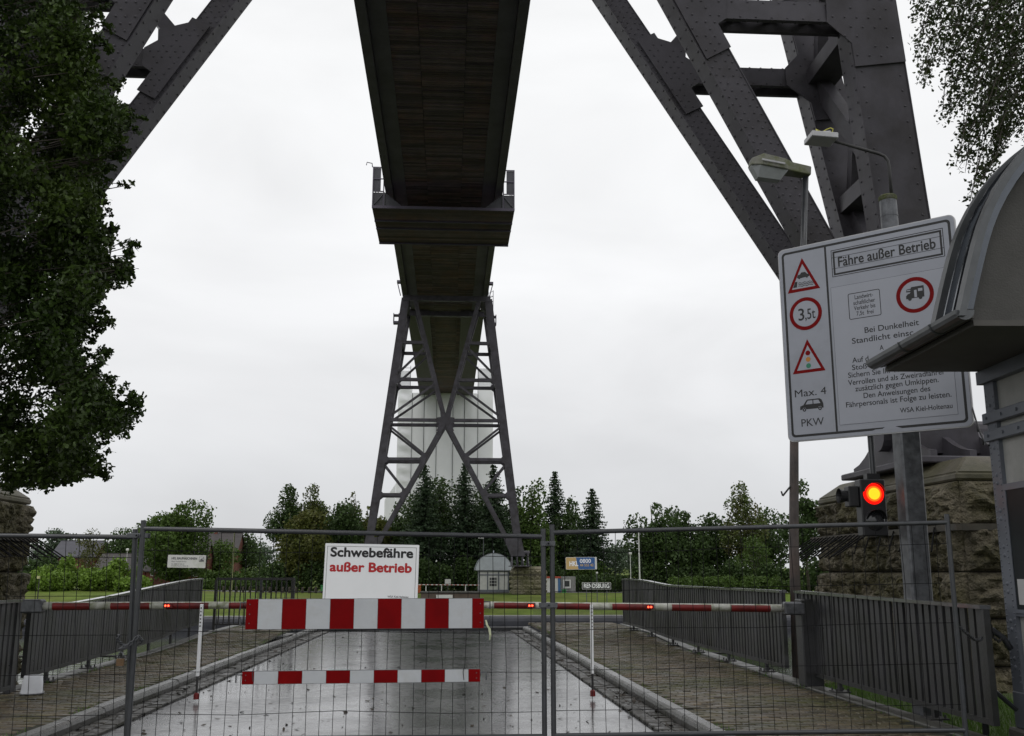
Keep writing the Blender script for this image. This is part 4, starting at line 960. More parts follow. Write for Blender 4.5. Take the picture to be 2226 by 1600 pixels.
boom(-5.24, -1.14, 1.20, 1.21, "boom barrier from the left, white with faded red stripes, blinking red lamp", [(-5.06, -4.59), (-4.33, -3.84), (-3.63, -3.09), (-2.83, -2.30), (-2.05, -1.50)], [-3.60], -3.165)
boom(4.56, -1.06, 1.150, 1.225, "boom barrier from the right, white with faded red stripes, two red lamps", [(-.9, -.4), (-.1, .36), (.61, 1.12), (1.44, 1.885), (2.18, 2.70), (2.98, 3.51), (3.785, 4.315)], [1.10, 2.68], 1.895)
BOXG = mat("grey_housing", (.20, .205, .21), .45, .12, 4)
p = empty("barrier_housing", (-6.2, 12.5, 0), "pale grey boom barrier housing behind the short left railing", "barrier housing")
q = MB(); q.box(-7.0, -6.35, 12.75, 13.15, -.3, 1.40); q.build("cabinet", BOXG, p, bevel=.02); q = MB(); q.box(-7.2, -6.0, 12.7, 13.2, 1.402, 1.47); q.build("lid", BOXG, p, bevel=.01)
q = MB(); q.box(-5.56, -5.47, 13.42, 13.58, .1, 1.28); q.build("pivot_post", SLAT, p, bevel=.01)
p = empty("barrier_housing", (4.95, 13.55, 0), "weathered boom barrier pivot box in the gap between the right railings", "barrier housing")
q = MB(); q.box(4.72, 4.98, 13.42, 13.68, .14, 1.27); q.build("cabinet", SLAT, p, bevel=.015)
# bucket turned upside down on the left pavement
p = empty("bucket", (-5.13, 13.25, .14), "white plastic bucket turned upside down beside the left railing", "bucket")
BUCK = mat("white_plastic", (.62, .63, .66), .35, .08, 6)
q = MB(); q.lathe((-5.13, 13.25, .15), [(.135, 0), (.14, .02), (.132, .035), (.128, .06), (.108, .215), (.10, .222), (.001, .224)], 24); q.build("body", BUCK, p, smooth=True)
q = MB(); q.path([V(-5.13 + .142 * math.cos(t), 13.25 + .142 * math.sin(t), .158) for t in [R(180 + 18 * i) for i in range(11)]], .004, 5); q.build("handle", GALV, p)
# ================================================================== large ferry sign
SIGNW = mat("retroreflective_sign_face", (0.35, 0.365, 0.42), 0.4, 0.05, 3, c2=(.31, .325, .37), f2=.6, s2=2)
SIGNW2 = mat("overlay_sheet", (0.375, 0.39, 0.445), 0.4, 0.04, 3)
ALU = mat("aluminium_edge", (0.42, 0.42, 0.43), 0.4, .15, 6, metal=.3)
ORANGE = mat("amber_print", (.55, .22, .02), .4, .05); GREEN = mat("green_print", (.02, .22, .12), .4, .05); REDS = mat("sign_red", (.20, .004, .005), .5, .12, 5, spec=.1)
sg = empty("ferry_sign", (4.9, 10.9, 3.15), "large white ferry regulation sign on a steel post, partly behind the kiosk gutter", "sign")
u = V(1.52, -1.40, 0).normalized(); v_ = (V(0, 0, 1) + u * .036)
f = frame(V(4.08, 11.6, 3.15) - u * .045, u, v_); W, Hh = 2.095, 2.40
q = MB(); q.prism(rrect(0, W, 0, Hh, .07), f, -.045, -.006); q.build("backing", ALU, sg)
q = MB(); q.prism(rrect(.012, W - .012, .012, Hh - .012, .06), f, -.0055, 0); q.build("face", SIGNW, sg)
def ring(o0, o1, name, m, c=.0, t=.0012): q = MB(); q.ringprism(o0, o1, f, c, c + t); return q.build(name, m, sg)
ring(rrect(.05, W - .05, .05, Hh - .05, .05), rrect(.078, W - .078, .078, Hh - .078, .03), "border", BLACK)
q = MB(); q.box(0, 0, 0, 0, 0, 0) if False else q.prism([(.592, .079), (.616, .079), (.616, Hh - .079), (.592, Hh - .079)], f, 0, .0011); q.build("divider", BLACK, sg)
q = MB(); q.prism([(.645, .15), (1.945, .15), (1.945, 1.80), (.645, 1.80)], f, .0002, .0025); q.build("overlay_panel", SIGNW2, sg)
ring([(.642, .147), (1.948, .147), (1.948, 1.803), (.642, 1.803)], [(.645, .15), (1.945, .15), (1.945, 1.80), (.645, 1.80)], "overlay_edge", GREYT, 0, .0026)
ring([(.672, 1.928), (1.962, 1.928), (1.962, 2.262), (.672, 2.262)], [(.68, 1.936), (1.954, 1.936), (1.954, 2.254), (.68, 2.254)], "border", BLACK)
ring([(.692, 1.948), (1.942, 1.948), (1.942, 2.242), (.692, 2.242)], [(.714, 1.97), (1.92, 1.97), (1.92, 2.22), (.714, 2.22)], "border", BLACK)
q = MB()
for b in (2.028, 2.165): q.prism([(.672, b), (1.962, b), (1.962, b + .005), (.672, b + .005)], f, .0013, .0018)
q.build("shutter_joint", BLACK, sg)
text("lettering", "Fähre außer Betrieb", f, .752, 2.045, .168, BLACK, sg, bold=.016, width=1.12, c=.002)
def tri(cx, yb, yt, hw):
    o0 = [(cx - hw, yb), (cx + hw, yb), (cx, yt)]
    def shr(k): g_ = (sum(p[0] for p in o0) / 3, sum(p[1] for p in o0) / 3); return [(g_[0] + (p[0] - g_[0]) * k, g_[1] + (p[1] - g_[1]) * k) for p in o0]
    q = MB(); q.prism(shr(.72), f, 0, .0009); q.build("triangle_field", WHITEP if False else SIGNW2, sg)
    ring(shr(1.0), shr(.73), "triangle_border", REDS)
tri(.308, 1.826, 2.245, .206); tri(.312, .815, 1.224, .204)
q = MB(); c0, c1 = .001, .002
q.prism([(.175, 1.885), (.225, 1.885), (.235, 1.955), (.205, 1.955)], f, c0, c1)
q.prism([(.232, 2.005), (.245, 2.035), (.272, 2.04), (.29, 2.062), (.338, 2.062), (.362, 2.035), (.388, 2.028), (.392, 2.008), (.378, 1.998), (.25, 1.992)], f, c0, c1)
q.prism(circ(.262, 1.998, .014, 12), f, c0, c1 + .0003); q.prism(circ(.358, 1.998, .014, 12), f, c0, c1 + .0003)
for b in (1.888, 1.908, 1.928):
    pts = [(.245 + .012 * i, b + .006 * math.sin(i * 1.2)) for i in range(17)]
    q.prism(pts + [(x, y + .008) for x, y in pts[::-1]], f, c0, c1)
q.build("quay_symbol", BLACK, sg)
for (bx, m) in ((1.053, REDS), (.975, ORANGE), (.897, GREEN)): q = MB(); q.prism(circ(.311, bx, .030, 20), f, .001, .002); q.build("light_symbol", m, sg)
def disc(cx, cy, r):
    q = MB(); q.prism(circ(cx, cy, r * .78), f, 0, .003); q.build("disc_field", SIGNW2, sg); q = MB(); q.ringprism(circ(cx, cy, r), circ(cx, cy, r * .785), f, 0, .0034); q.build("disc_border", REDS, sg)
disc(.314, 1.54, .203); disc(1.602, 1.545, .208)
text("lettering", "3", f, .222, 1.465, .21, BLACK, sg, bold=.01, width=.075, c=.0035); text("lettering", ",5t", f, .305, 1.468, .185, BLACK, sg, bold=.008, width=.13, c=.0035)
text("lettering", "Max. 4", f, .118, .533, .125, BLACK, sg, bold=.004, width=.39, c=.001); text("lettering", "PKW", f, .18, .172, .128, BLACK, sg, bold=.004, width=.275, c=.001)
def car(x, y, s):
    q = MB(); P_ = [(0, .05), (.02, .19), (.16, .24), (.29, .42), (.34, .45), (.84, .45), (.93, .40), (1.0, .22), (1.0, .05), (.93, .05), (.90, .12), (.80, .12), (.77, .05), (.27, .05), (.24, .12), (.14, .12), (.10, .05)]
    q.prism([(x + a * s, y + b * s) for a, b in P_], f, 0, .0012)
    for cx in (.19, .85): q.prism(circ(x + cx * s, y + .035 * s, .075 * s, 18), f, 0, .0016)
    q.build("car_symbol", BLACK, sg)
    q = MB(); q.prism([(x + a * s, y + b * s) for a, b in [(.25, .25), (.35, .40), (.55, .40), (.55, .25)]], f, .0012, .0018); q.prism([(x + a * s, y + b * s) for a, b in [(.59, .25), (.59, .40), (.80, .40), (.88, .25)]], f, .0012, .0018)
    for cx in (.19, .85): q.prism(circ(x + cx * s, y + .035 * s, .028 * s, 12), f, .0016, .002)
    q.build("car_windows", SIGNW, sg)
car(.172, .36, .29)
q = MB(); x, y, s = 1.505, 1.485, .20; P_ = [(0, .12), (0, .28), (.10, .40), (.22, .42), (.26, .50), (.02, .52), (.06, .68), (.28, .70), (.32, .78), (1.0, .78), (1.0, .12)]
q.prism([(x + a * s, y + b * s) for a, b in P_], f, .003, .0042)
for cx in (.2, .78): q.prism(circ(x + cx * s, y + .1 * s, .10 * s, 16), f, .003, .0046)
q.build("camper_symbol", BLACK, sg)
q = MB()
for x0, x1, y0, y1 in ((.46, .60, .16, .58), (.68, .92, .48, .64), (.08, .26, .58, .64)): q.prism([(x + x0 * s, y + y0 * s), (x + x1 * s, y + y0 * s), (x + x1 * s, y + y1 * s), (x + x0 * s, y + y1 * s)], f, .0042, .005)
q.build("camper_windows", SIGNW2, sg)
ring(rrect(.841, 1.216, 1.375, 1.69, .02, 3), rrect(.849, 1.208, 1.383, 1.682, .014, 3), "border", BLACK, .0025)
for s_, b, wd in (("Landwirt-", 1.612, .215), ("schaftlicher", 1.545, .255), ("Verkehr bis", 1.48, .25), ("7,5t  frei", 1.412, .20)): text("lettering", s_, f, 1.028 - wd / 2, b, .072, BLACK, sg, bold=.010, width=wd, c=.003)
for s_, b, a0, wd, sz in (("Bei Dunkelheit", 1.193, 1.008, .612, .095), ("Standlicht einsc", 1.086, .852, .70, .095), ("A", .967, 1.165, .045, .08), ("Auf d", .86, .84, .19, .088), ("Stoß- u", .775, .832, .275, .088), ("Sichern Sie Ihr Fahrzeug gegen", .69, .78, 1.05, .088), ("Verrollen und als Zweiradfahrer", .602, .773, 1.08, .088), ("zusätzlich gegen Umkippen.", .522, .852, .925, .088), ("Den Anweisungen des", .433, .942, .74, .088), ("Fährpersonals ist Folge zu leisten.", .346, .732, 1.165, .088), ("WSA Kiel-Holtenau", .222, 1.337, .56, .078)):
    text("lettering", s_, f, a0, b, sz, BLACK, sg, bold=.012, width=wd, c=.003)
# flaking paint at the lower border
q = MB(); q.prism([(1.0, .046), (1.05, .06), (1.13, .062), (1.16, .08), (1.26, .083), (1.30, .066), (1.36, .046)], f, .0012, .0018); q.build("flaked_patch", SIGNW, sg)
post = f(1.335, 1.0, -.17); PX, PY = post.x, post.y
q = MB(); q.beam((PX - .02, PY, -.05), (PX + .0, PY, 5.55), .235, .235, (0, 1, 0)); q.build("post", GALV, sg, bevel=.02)
for b in (.5, 1.9): q = MB(); q.beam(f(.15, b, -.065), f(W - .15, b, -.065), .04, .07, f.v); q.build("cross_rail", GALV, sg)
# mast head with floodlight on the post
MOSS = mat("mossy_cap", (.075, .085, .03), .9, .4, 12, c2=(.12, .12, .10), f2=.55, s2=8, bump=.4, bscale=60)
fl_ = empty("floodlight", (PX, PY, 5.55), "bracket floodlight with a loose yellow cable above the large sign", "floodlight")
q = MB(); q.lathe((PX, PY, 5.552), [(.001, 0), (.098, 0), (.098, .18), (.102, .18), (.102, .2), (.098, .2), (.098, .38)], 20); q.build("mast_sleeve", GALV, fl_)
q = MB(); q.lathe((PX, PY, 5.93), [(.098, 0), (.104, .01), (.106, .05), (.09, .068), (.001, .072)], 20); q.build("mossy_cap", MOSS, fl_)
q = MB(); x0 = PX + .05
q.path([(x0, PY, 5.98), (x0 + .0, PY, 6.35), (x0 - .01, PY, 6.44), (x0 - .05, PY, 6.50), (x0 - .12, PY, 6.53), (PX - .62, PY - .0, 6.68)], .02, 8); q.build("arm", IRON, fl_, smooth=True)
f3 = frame((PX - .60, PY, 6.69), (-1, 0, .06), (0, 1, 0)); q = MB(); q.prism([(0, -.14), (.32, -.14), (.32, .14), (0, .14)], f3, -.035, .035); q.build("lamp_housing", ALU, fl_, bevel=.008)
YEL = mat("yellow_cable", (.55, .52, .10), .5, .1)
q = MB(); q.path([V(PX - .72 + .10 * math.cos(t) , PY + .04 * math.sin(t * 1.7), 6.78 + .03 * math.sin(2 * t) + .02 * t / 6) for t in [i * .5 for i in range(20)]], .007, 5); q.build("cable_loop", YEL, fl_)
q = MB(); q.beam((PX - .82, PY, 6.745), (PX - .66, PY, 6.76), .12, .045); q.build("connection_box", ALU, fl_)
# ================================================================== traffic light
tl = empty("traffic_light", (4.77, 10.98, 2.06), "two-lamp traffic light showing red, hung below the large sign", "traffic light")
TX, TY = 4.765, 11.0
q = MB(); q.tube((4.81, 11.05, 2.70), (4.81, 11.05, 3.25), .035, 12); q.build("hanger_pipe", GALVD, tl)
q = MB(); q.box(TX - .145, TX + .145, TY - .02, TY + .14, 2.02, 2.655); q.build("housing", BLACKM, tl, bevel=.012)
q = MB(); q.box(TX - .05, TX + .10, TY + .0, TY + .1, 2.657, 2.72); q.build("bracket", BLACKM, tl)
LR1 = emis("red_signal_core", (1, .40, .014), 2.0); LR3 = emis("red_signal_ring", (1, .10, .008), 1.8); LR2 = emis("red_signal_rim", (1, .008, .004), 1.5)
LENSD = glassmat("dark_lens", (.02, .02, .022), .12)
for zc, lit in ((2.49, True), (2.19, False)):
    if lit:
        for nm, pr_, m_ in (("lens_rim", [(.120, 0), (.104, .008), (.086, .012)], LR2), ("lens_ring", [(.086, .012), (.078, .015), (.066, .019)], LR3), ("lens_core", [(.066, .019), (.04, .024), (.001, .027)], LR1)):
            q = MB(); q.lathe((TX, TY - .024, zc), pr_, 32, ax=(0, -1, 0)); q.build(nm, m_, tl, smooth=True)
    else:
        q = MB(); q.lathe((TX, TY - .024, zc), [(.112, 0), (.085, .025), (.045, .038), (.001, .042)], 28, ax=(0, -1, 0)); q.build("lens", LENSD, tl, smooth=True)
    q = MB(); vs = []; n_ = 18
    for k, (yy_, rr) in enumerate(((TY - .021, .124), (TY - .10, .12))):
        for i in range(n_ + 1):
            an = R(10 + 160 * i / n_)
            vs.append((TX + rr * math.cos(an), yy_ + (.04 * (1 - max(0, math.sin(an))) if k else 0), zc + rr * math.sin(an)))
    q.add(vs, [(i, i + 1, n_ + 2 + i, n_ + 1 + i) for i in range(n_)]); q.build("visor", BLACKM, tl)
q = MB(); q.box(TX - .147 - .12, TX - .147, TY + .02, TY + .16, 2.35, 2.58); q.build("side_housing", BLACKM, tl, bevel=.01)
q = MB(); q.lathe((TX - .268, TY + .09, 2.47), [(.06, 0), (.075, .06), (.085, .09)], 16, ax=(-1, 0, .05)); q.build("side_visor", BLACKM, tl)
# ================================================================== street lamp behind the sign
OLDW = mat("old_pole_paint", (.075, .062, .058), .55, .3, 5, c2=(.11, .08, .07), f2=.55, s2=3)
LAMPB = mat("mossy_lamp_shell", (.20, .20, .17), .6, .3, 6, c2=(.10, .11, .05), f2=.50, s2=6)
LAMPG = mat("milky_lamp_cover", (.40, .42, .43), .25, .1, 6, trans=.3)
lp = empty("street_lamp", (5.10, 14.75, -.02), "old street lamp with mossy trough head behind the large sign", "street lamp")
q = MB(); q.path([(5.08, 14.75, -.05), (5.13, 14.75, 2.0), (5.24, 14.75, 3.8), (5.32, 14.75, 4.0)], [.085, .075, .065, .055], 14); q.build("lower_pole", OLDW, lp, smooth=True)
q = MB(); q.tube((5.32, 14.75, 4.0), (5.66, 14.75, 7.85), .055, 14, .05); q.build("upper_pole", GALVD, lp, smooth=True)
q = MB(); q.tube((5.0, 14.74, 2.75), (5.17, 14.72, 2.95), .014, 6); q.tube((5.0, 14.74, 2.75), (4.98, 14.74, 2.82), .012, 6); q.build("wire_hook", IRON, lp)
f4 = frame((5.72, 14.75, 7.86), (-1, 0, .16), (0, 1, 0)); HL = .98
q = MB()
st = [(0, .10, .0, .16), (.30, .12, -.02, .17), (.45, .16, -.02, .20), (.80, .17, 0, .22), (.98, .10, .03, .12)]
vs = []
for a_, hw, lo, hi in st: vs += [f4(a_, -hw, -lo * 0), f4(a_, hw, 0), f4(a_, hw * .7, -hi), f4(a_, -hw * .7, -hi)]
fs = [(0, 1, 2, 3), tuple(16 + i for i in (3, 2, 1, 0))]
for i in range(4):
    for k in range(4): fs.append((4 * i + k, 4 * i + 4 + k, 4 * i + 4 + (k + 1) % 4, 4 * i + (k + 1) % 4))
q.add(vs, fs); q.build("lamp_shell", LAMPB, lp, bevel=.012)
q = MB(); vs = []
for a_, hw, dpth in ((.38, .13, .005), (.48, .125, .17), (.84, .14, .19), (.97, .10, .01)): vs += [f4(a_, -hw, .002), f4(a_, hw, .002), f4(a_, hw * .6, dpth), f4(a_, -hw * .6, dpth)]
fs = [(3, 2, 1, 0), tuple(12 + i for i in (0, 1, 2, 3))]
for i in range(3):
    for k in range(4): fs.append((4 * i + (k + 1) % 4, 4 * i + 4 + (k + 1) % 4, 4 * i + 4 + k, 4 * i + k))
q.add(vs, fs); q.build("lamp_cover", LAMPG, lp, bevel=.02)
q = MB(); q.prism([(.46, -.178), (.84, -.19), (.84, -.175), (.46, -.163)], f4, -.09, -.06); q.build("clip", ALU, lp)

# ================================================================== kiosk with barrel roof
PLAST = mat("white_plaster", (.40, .40, .385), .8, .12, 3, c2=(.31, .31, .29), f2=.6, s2=1.2, bump=.35, bscale=70, dist=.01)
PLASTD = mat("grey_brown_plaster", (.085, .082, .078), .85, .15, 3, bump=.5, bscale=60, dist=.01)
BLUEG = mat("blue_grey_steel_paint", (.135, .148, .175), .42, .18, 5, rvar=.1)
ZINC = mat("zinc_roof", (.10, .11, .125), .12, .18, 2.5, metal=.75, rvar=.1)
GUTT = mat("zinc_gutter", (.10, .105, .11), .35, .2, 4, metal=.5)
SOFF = mat("soffit_board", (.10, .094, .086), .7, .15, 2)
GLASSD = glassmat("dark_window_glass", (.012, .014, .015), .3)
STN = mat("plinth_stone", (.10, .095, .085), .7, .3, 6, bump=.4, bscale=40)
def kiosk(ox, oy, zb, psi, wd, dp_, ovx, ovy, hw_, label, near=True, flip=False):
    """local a: across the gable, b: depth (towards -y), wall faces at a=0 and a=wd, b=0 far face"""
    p = empty("kiosk", (ox, oy, zb), label, "kiosk")
    c, s = math.cos(psi), math.sin(psi)
    def T(a, b, z): return V(ox + a * c + b * s, oy - a * s + b * c, zb + z)
    def bx(q, a0, a1, b0, b1, z0, z1): return q.hexa([T(a0, b0, z0), T(a1, b0, z0), T(a1, b1, z0), T(a0, b1, z0), T(a0, b0, z1), T(a1, b0, z1), T(a1, b1, z1), T(a0, b1, z1)])
    def B(name, m, a0, a1, b0, b1, z0, z1, bev=0): q = MB(); bx(q, a0, a1, b0, b1, z0, z1); return q.build(name, m, p, bevel=bev)
    B("plinth", STN, -.07, wd + .07, -dp_ - .07, .07, -.3, .22, .02)
    B("wall", PLAST, .03, wd - .03, -dp_ + .03, -.03, .221, hw_)
    B("base_frame", BLUEG, -.02, wd + .02, -dp_ - .02, .02, .222, .56, .01)
    pw = .17
    rv = MB(); rspots = []
    for a0, b0 in ((0, -pw), (wd - pw, -pw), (0, -dp_), (wd - pw, -dp_)):
        B("corner_post", BLUEG, a0 - .012, a0 + pw + .012, b0 - .012, b0 + pw + .012, .561, hw_ - .005)
        if near and a0 == 0:
            for k in range(48):
                z = .65 + k * (hw_ - .75) / 48
                for bb in (b0 + .012, b0 + pw - .012):
                    P_ = T(a0 - .012, bb, z + (.03 if bb > b0 + .05 else 0)); rspots.append([[0, 0, -.013 * c, P_.x], [0, .013, .013 * s, P_.y], [.013, 0, 0, P_.z]])
                if k % 6 == 3:
                    for dz in (-.04, .04):
                        P_ = T(a0 - .012, b0 + pw / 2, z + dz); rspots.append([[0, 0, -.022 * c, P_.x], [0, .024, .022 * s, P_.y], [.024, 0, 0, P_.z]])
    if rspots:
        me = npbatch("rivets", dome_v, dome_f, np.array(rspots), BLUEG); o = link("rivets", me); o.parent = p; o.location = -wloc(p); o["kind"] = "stuff"
    B("wall_plate", BLUEG, -.06, wd + .06, -dp_ - .06, .06, hw_ - .004, hw_ + .13)
    if near:
        for z in (hw_ - .42, hw_ - .60):
            B("steel_band", BLUEG, -.045, wd + .045, -dp_ - .045, .045, z, z + .11, .006)
            q = MB()
            for k in range(6): q.tube(T(-.045, -.05 - k * .30, z + .055), T(-.06, -.05 - k * .30, z + .055), .016, 8)
            q.build("bolts", BLUEG, p)
    # soffit, barrel roof, gable plaster
    zs = hw_ + .132; Rr = wd / 2 + ovx; ca = wd / 2
    B("soffit", SOFF, -ovx + .02, wd + ovx - .02, -dp_ - ovy + .06, .02, zs, zs + .05)
    n_ = 40; z0 = zs + .06
    arc = []
    for i in range(n_ + 1):
        t = math.pi * i / n_; fl_e = .10 * max(0, 1 - min(t, math.pi - t) / .32) ** 2
        arc.append((ca - (Rr + fl_e) * math.cos(t), z0 + Rr * (.97 if near else .92) * math.sin(t)))
    b0, b1 = -dp_ - ovy, (-1.50 if near else .05); be = .05
    q = MB(); vs = []
    for b in (b0, b1): vs += [T(a, b, z) for a, z in arc]
    for b in (b0, b1): vs += [T(ca + (a - ca) * .965, b, z0 + (z - z0) * .965) for a, z in arc]
    m = n_ + 1; fs = []
    for i in range(n_):
        fs += [(i, i + 1, m + i + 1, m + i), (2 * m + i + 1, 2 * m + i, 3 * m + i, 3 * m + i + 1), (i + 1, i, 2 * m + i, 2 * m + i + 1), (m + i, m + i + 1, 3 * m + i + 1, 3 * m + i)]
    q.add(vs, fs); rf = q.build("roof", ZINC, p, smooth=False)
    ns = max(3, int((b1 - b0) / .6))
    for k in range(ns + 1):   # standing seams and verge trims
        b = b0 + (b1 - b0) * k / ns; q = MB(); wdm = .05 if k in (0, ns) else .012; hh = .05 if k in (0, ns) else .028
        vs = []
        for a, z in arc:
            dx, dz = (a - ca), (z - z0) / .97; l = math.hypot(dx, dz) or 1; dx, dz = dx / l, dz / l
            vs += [T(a - dx * .01, b - wdm, z - dz * .01), T(a - dx * .01, b + wdm, z - dz * .01), T(a + dx * hh, b + wdm, z + dz * hh), T(a + dx * hh, b - wdm, z + dz * hh)]
        fs = [(0, 1, 2, 3), tuple(4 * n_ + i for i in (3, 2, 1, 0))]
        for i in range(n_):
            for j in range(4): fs.append((4 * i + j, 4 * i + 4 + j, 4 * i + 4 + (j + 1) % 4, 4 * i + (j + 1) % 4))
        q.add(vs, fs); q.build("verge_trim" if k in (0, ns) else "roof_seam", GUTT if k in (0, ns) else ZINC, rf)
    for b in (b0 + .10, b1 - .08):
        q = MB(); vs = [T(ca + (a - ca) * .955, b, z0 + (z - z0) * .955) for a, z in arc] + [T(ca + (a - ca) * .955, b + .03, z0 + (z - z0) * .955) for a, z in arc]
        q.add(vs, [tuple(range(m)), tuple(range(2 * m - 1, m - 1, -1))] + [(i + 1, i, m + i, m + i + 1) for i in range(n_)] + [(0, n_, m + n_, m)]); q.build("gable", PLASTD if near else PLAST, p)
    if near:   # low hipped zinc apron beyond the barrel
        q = MB(); q.hexa([T(-ovx, b1 - .02, zs + .055), T(wd + ovx, b1 - .02, zs + .055), T(wd + ovx, be, zs + .055), T(-ovx, be, zs + .055), T(-ovx + .1, b1 - .02, zs + .26), T(wd + ovx - .1, b1 - .02, zs + .26), T(wd + ovx, be, zs + .12), T(-ovx, be, zs + .12)]); q.build("roof_apron", ZINC, p)
    # gutters
    for sgn, a in ((-1, -ovx - .085), (1, wd + ovx + .085)):
        q = MB(); gr = .085; vs = []; g0, g1 = b0 - .02, be
        for b in (g0, g1):
            for rr in (gr, gr - .008):
                for i in range(9): t = math.pi + math.pi * i / 8; vs.append(T(a + rr * math.cos(t), b, zs + .115 + rr * math.sin(t)))
        fs = []
        for i in range(8): fs += [(i, i + 1, 18 + i + 1, 18 + i), (9 + i + 1, 9 + i, 27 + i, 27 + i + 1)]
        fs += [tuple(range(0, 9)), tuple(range(26, 17, -1)), (0, 9, 27, 18), (8, 26, 35, 17)]
        q.add(vs, fs); q.build("gutter", GUTT, p)
        for b in (g0 + .5, g0 + 1.2):
            q = MB(); q.path([T(a + (gr + .004) * math.cos(math.pi + math.pi * i / 8), b, zs + .115 + (gr + .004) * math.sin(math.pi + math.pi * i / 8)) for i in range(9)], .008, 5); q.build("gutter_bracket", GUTT, p)
        q = MB(); q.hexa([T(a + .03 * -sgn, b0, zs + .05), T(a + .085 * -sgn, b0, zs + .05), T(a + .085 * -sgn, be, zs + .05), T(a + .03 * -sgn, be, zs + .05), T(a + .03 * -sgn, b0, zs + .13), T(a + .085 * -sgn, b0, zs + .13), T(a + .085 * -sgn, be, zs + .13), T(a + .03 * -sgn, be, zs + .13)]); q.build("fascia", SOFF, p)
    return p, T, B
kp, T, B = kiosk(5.50, 9.76, -.06, R(3.0), 2.34, 1.60, 1.03, .40, 3.585, "white kiosk with blue-grey riveted frame and zinc barrel roof at the right edge")
# window in the wall that faces the road
B("window_frame", BLUEG, -.025, .0, -1.35, -.205, 1.30, 1.335); B("window_frame", BLUEG, -.025, .0, -1.35, -.205, 2.475, 2.51); B("window_frame", BLUEG, -.024, .0, -.24, -.205, 1.336, 2.474); B("window_frame", BLUEG, -.024, .0, -1.35, -1.315, 1.336, 2.474)
B("window_trim", BLUEG, -.012, .02, -1.37, -.185, 1.27, 2.54)
PANE = mat("kiosk_window", (.014, .018, .020), .45, .2, 4, spec=.15)
B("window_pane", PANE, -.016, -.0125, -1.314, -.241, 1.336, 2.474)
PAPER = mat("paper", (.5, .5, .5), .7, .05)
for b0_, z0_ in ((-.45, 1.38), (-.70, 1.38)): B("paper_notice", PAPER, -.0185, -.0165, b0_, b0_ + .16, z0_, z0_ + .24)
# door and small window in the gable-side wall
dr = B("door", BLUEG, .95, 1.75, -1.645, -1.60, .57, 2.62, .006)
q = MB(); q.hexa([T(1.05, -1.655, 1.45), T(1.65, -1.655, 1.45), T(1.65, -1.646, 1.45), T(1.05, -1.646, 1.45), T(1.05, -1.655, 2.5), T(1.65, -1.655, 2.5), T(1.65, -1.646, 2.5), T(1.05, -1.646, 2.5)]); q.build("pane", PANE, dr)
q = MB(); q.tube(T(1.02, -1.69, 1.15), T(1.14, -1.69, 1.15), .012, 8); q.tube(T(1.03, -1.69, 1.15), T(1.03, -1.644, 1.15), .012, 8); q.build("handle", GALV, dr)
# cable between sign and kiosk
cb = empty("cable", (5.7, 10.0, 3.3), "black sagging cable with small lamp holders between sign and kiosk", "cable")
a_, b_ = f(W - .01, .22, -.03), T(-.02, .0, 2.95)
q = MB(); q.path([a_.lerp(b_, t) - V(0, 0, .10 * math.sin(math.pi * t)) for t in [i / 10 for i in range(11)]], .010, 6); q.build("wire", BLACKM, cb)
for t in (.3, .6): m_ = a_.lerp(b_, t) - V(0, 0, .10 * math.sin(math.pi * t)); q = MB(); q.tube(m_, m_ - V(0, 0, .07), .014, 6); q.build("lamp_holder", BLACKM, cb)
# chain and hoop beside the kiosk
chain([(4.36, 8.52, 1.17), (4.50, 8.65, 1.10), (4.66, 8.85, 1.04), (4.82, 9.05, 1.02), (4.92, 9.2, 1.04)], "chain", "chain from the right fence post to the short slatted railing", r=.005, ll=.04, matl=GALVD)
chain([(5.02, 9.24, 1.28), (5.06, 9.3, 1.18), (5.14, 9.4, 1.02), (5.24, 9.5, .98), (5.34, 9.6, 1.0)], "chain", "dark chain hanging between the short slatted railing and the kiosk", r=.006, ll=.05, matl=IRON)
hp = empty("handrail_hoop", (5.22, 9.62, 0), "bent grey tube handrail hoop between railing and kiosk", "handrail")
q = MB(); q.path([(5.10, 9.62, -.05), (5.10, 9.62, 1.0), (5.12, 9.62, 1.06), (5.17, 9.62, 1.09), (5.25, 9.62, 1.08), (5.36, 9.62, 1.0), (5.42, 9.62, .9)], .03, 10); q.build("tube", GALVD, hp, smooth=True)
q = MB(); q.tube((5.10, 9.62, .62), (5.42, 9.62, .34), .022, 8); q.build("brace_tube", GALVD, hp)
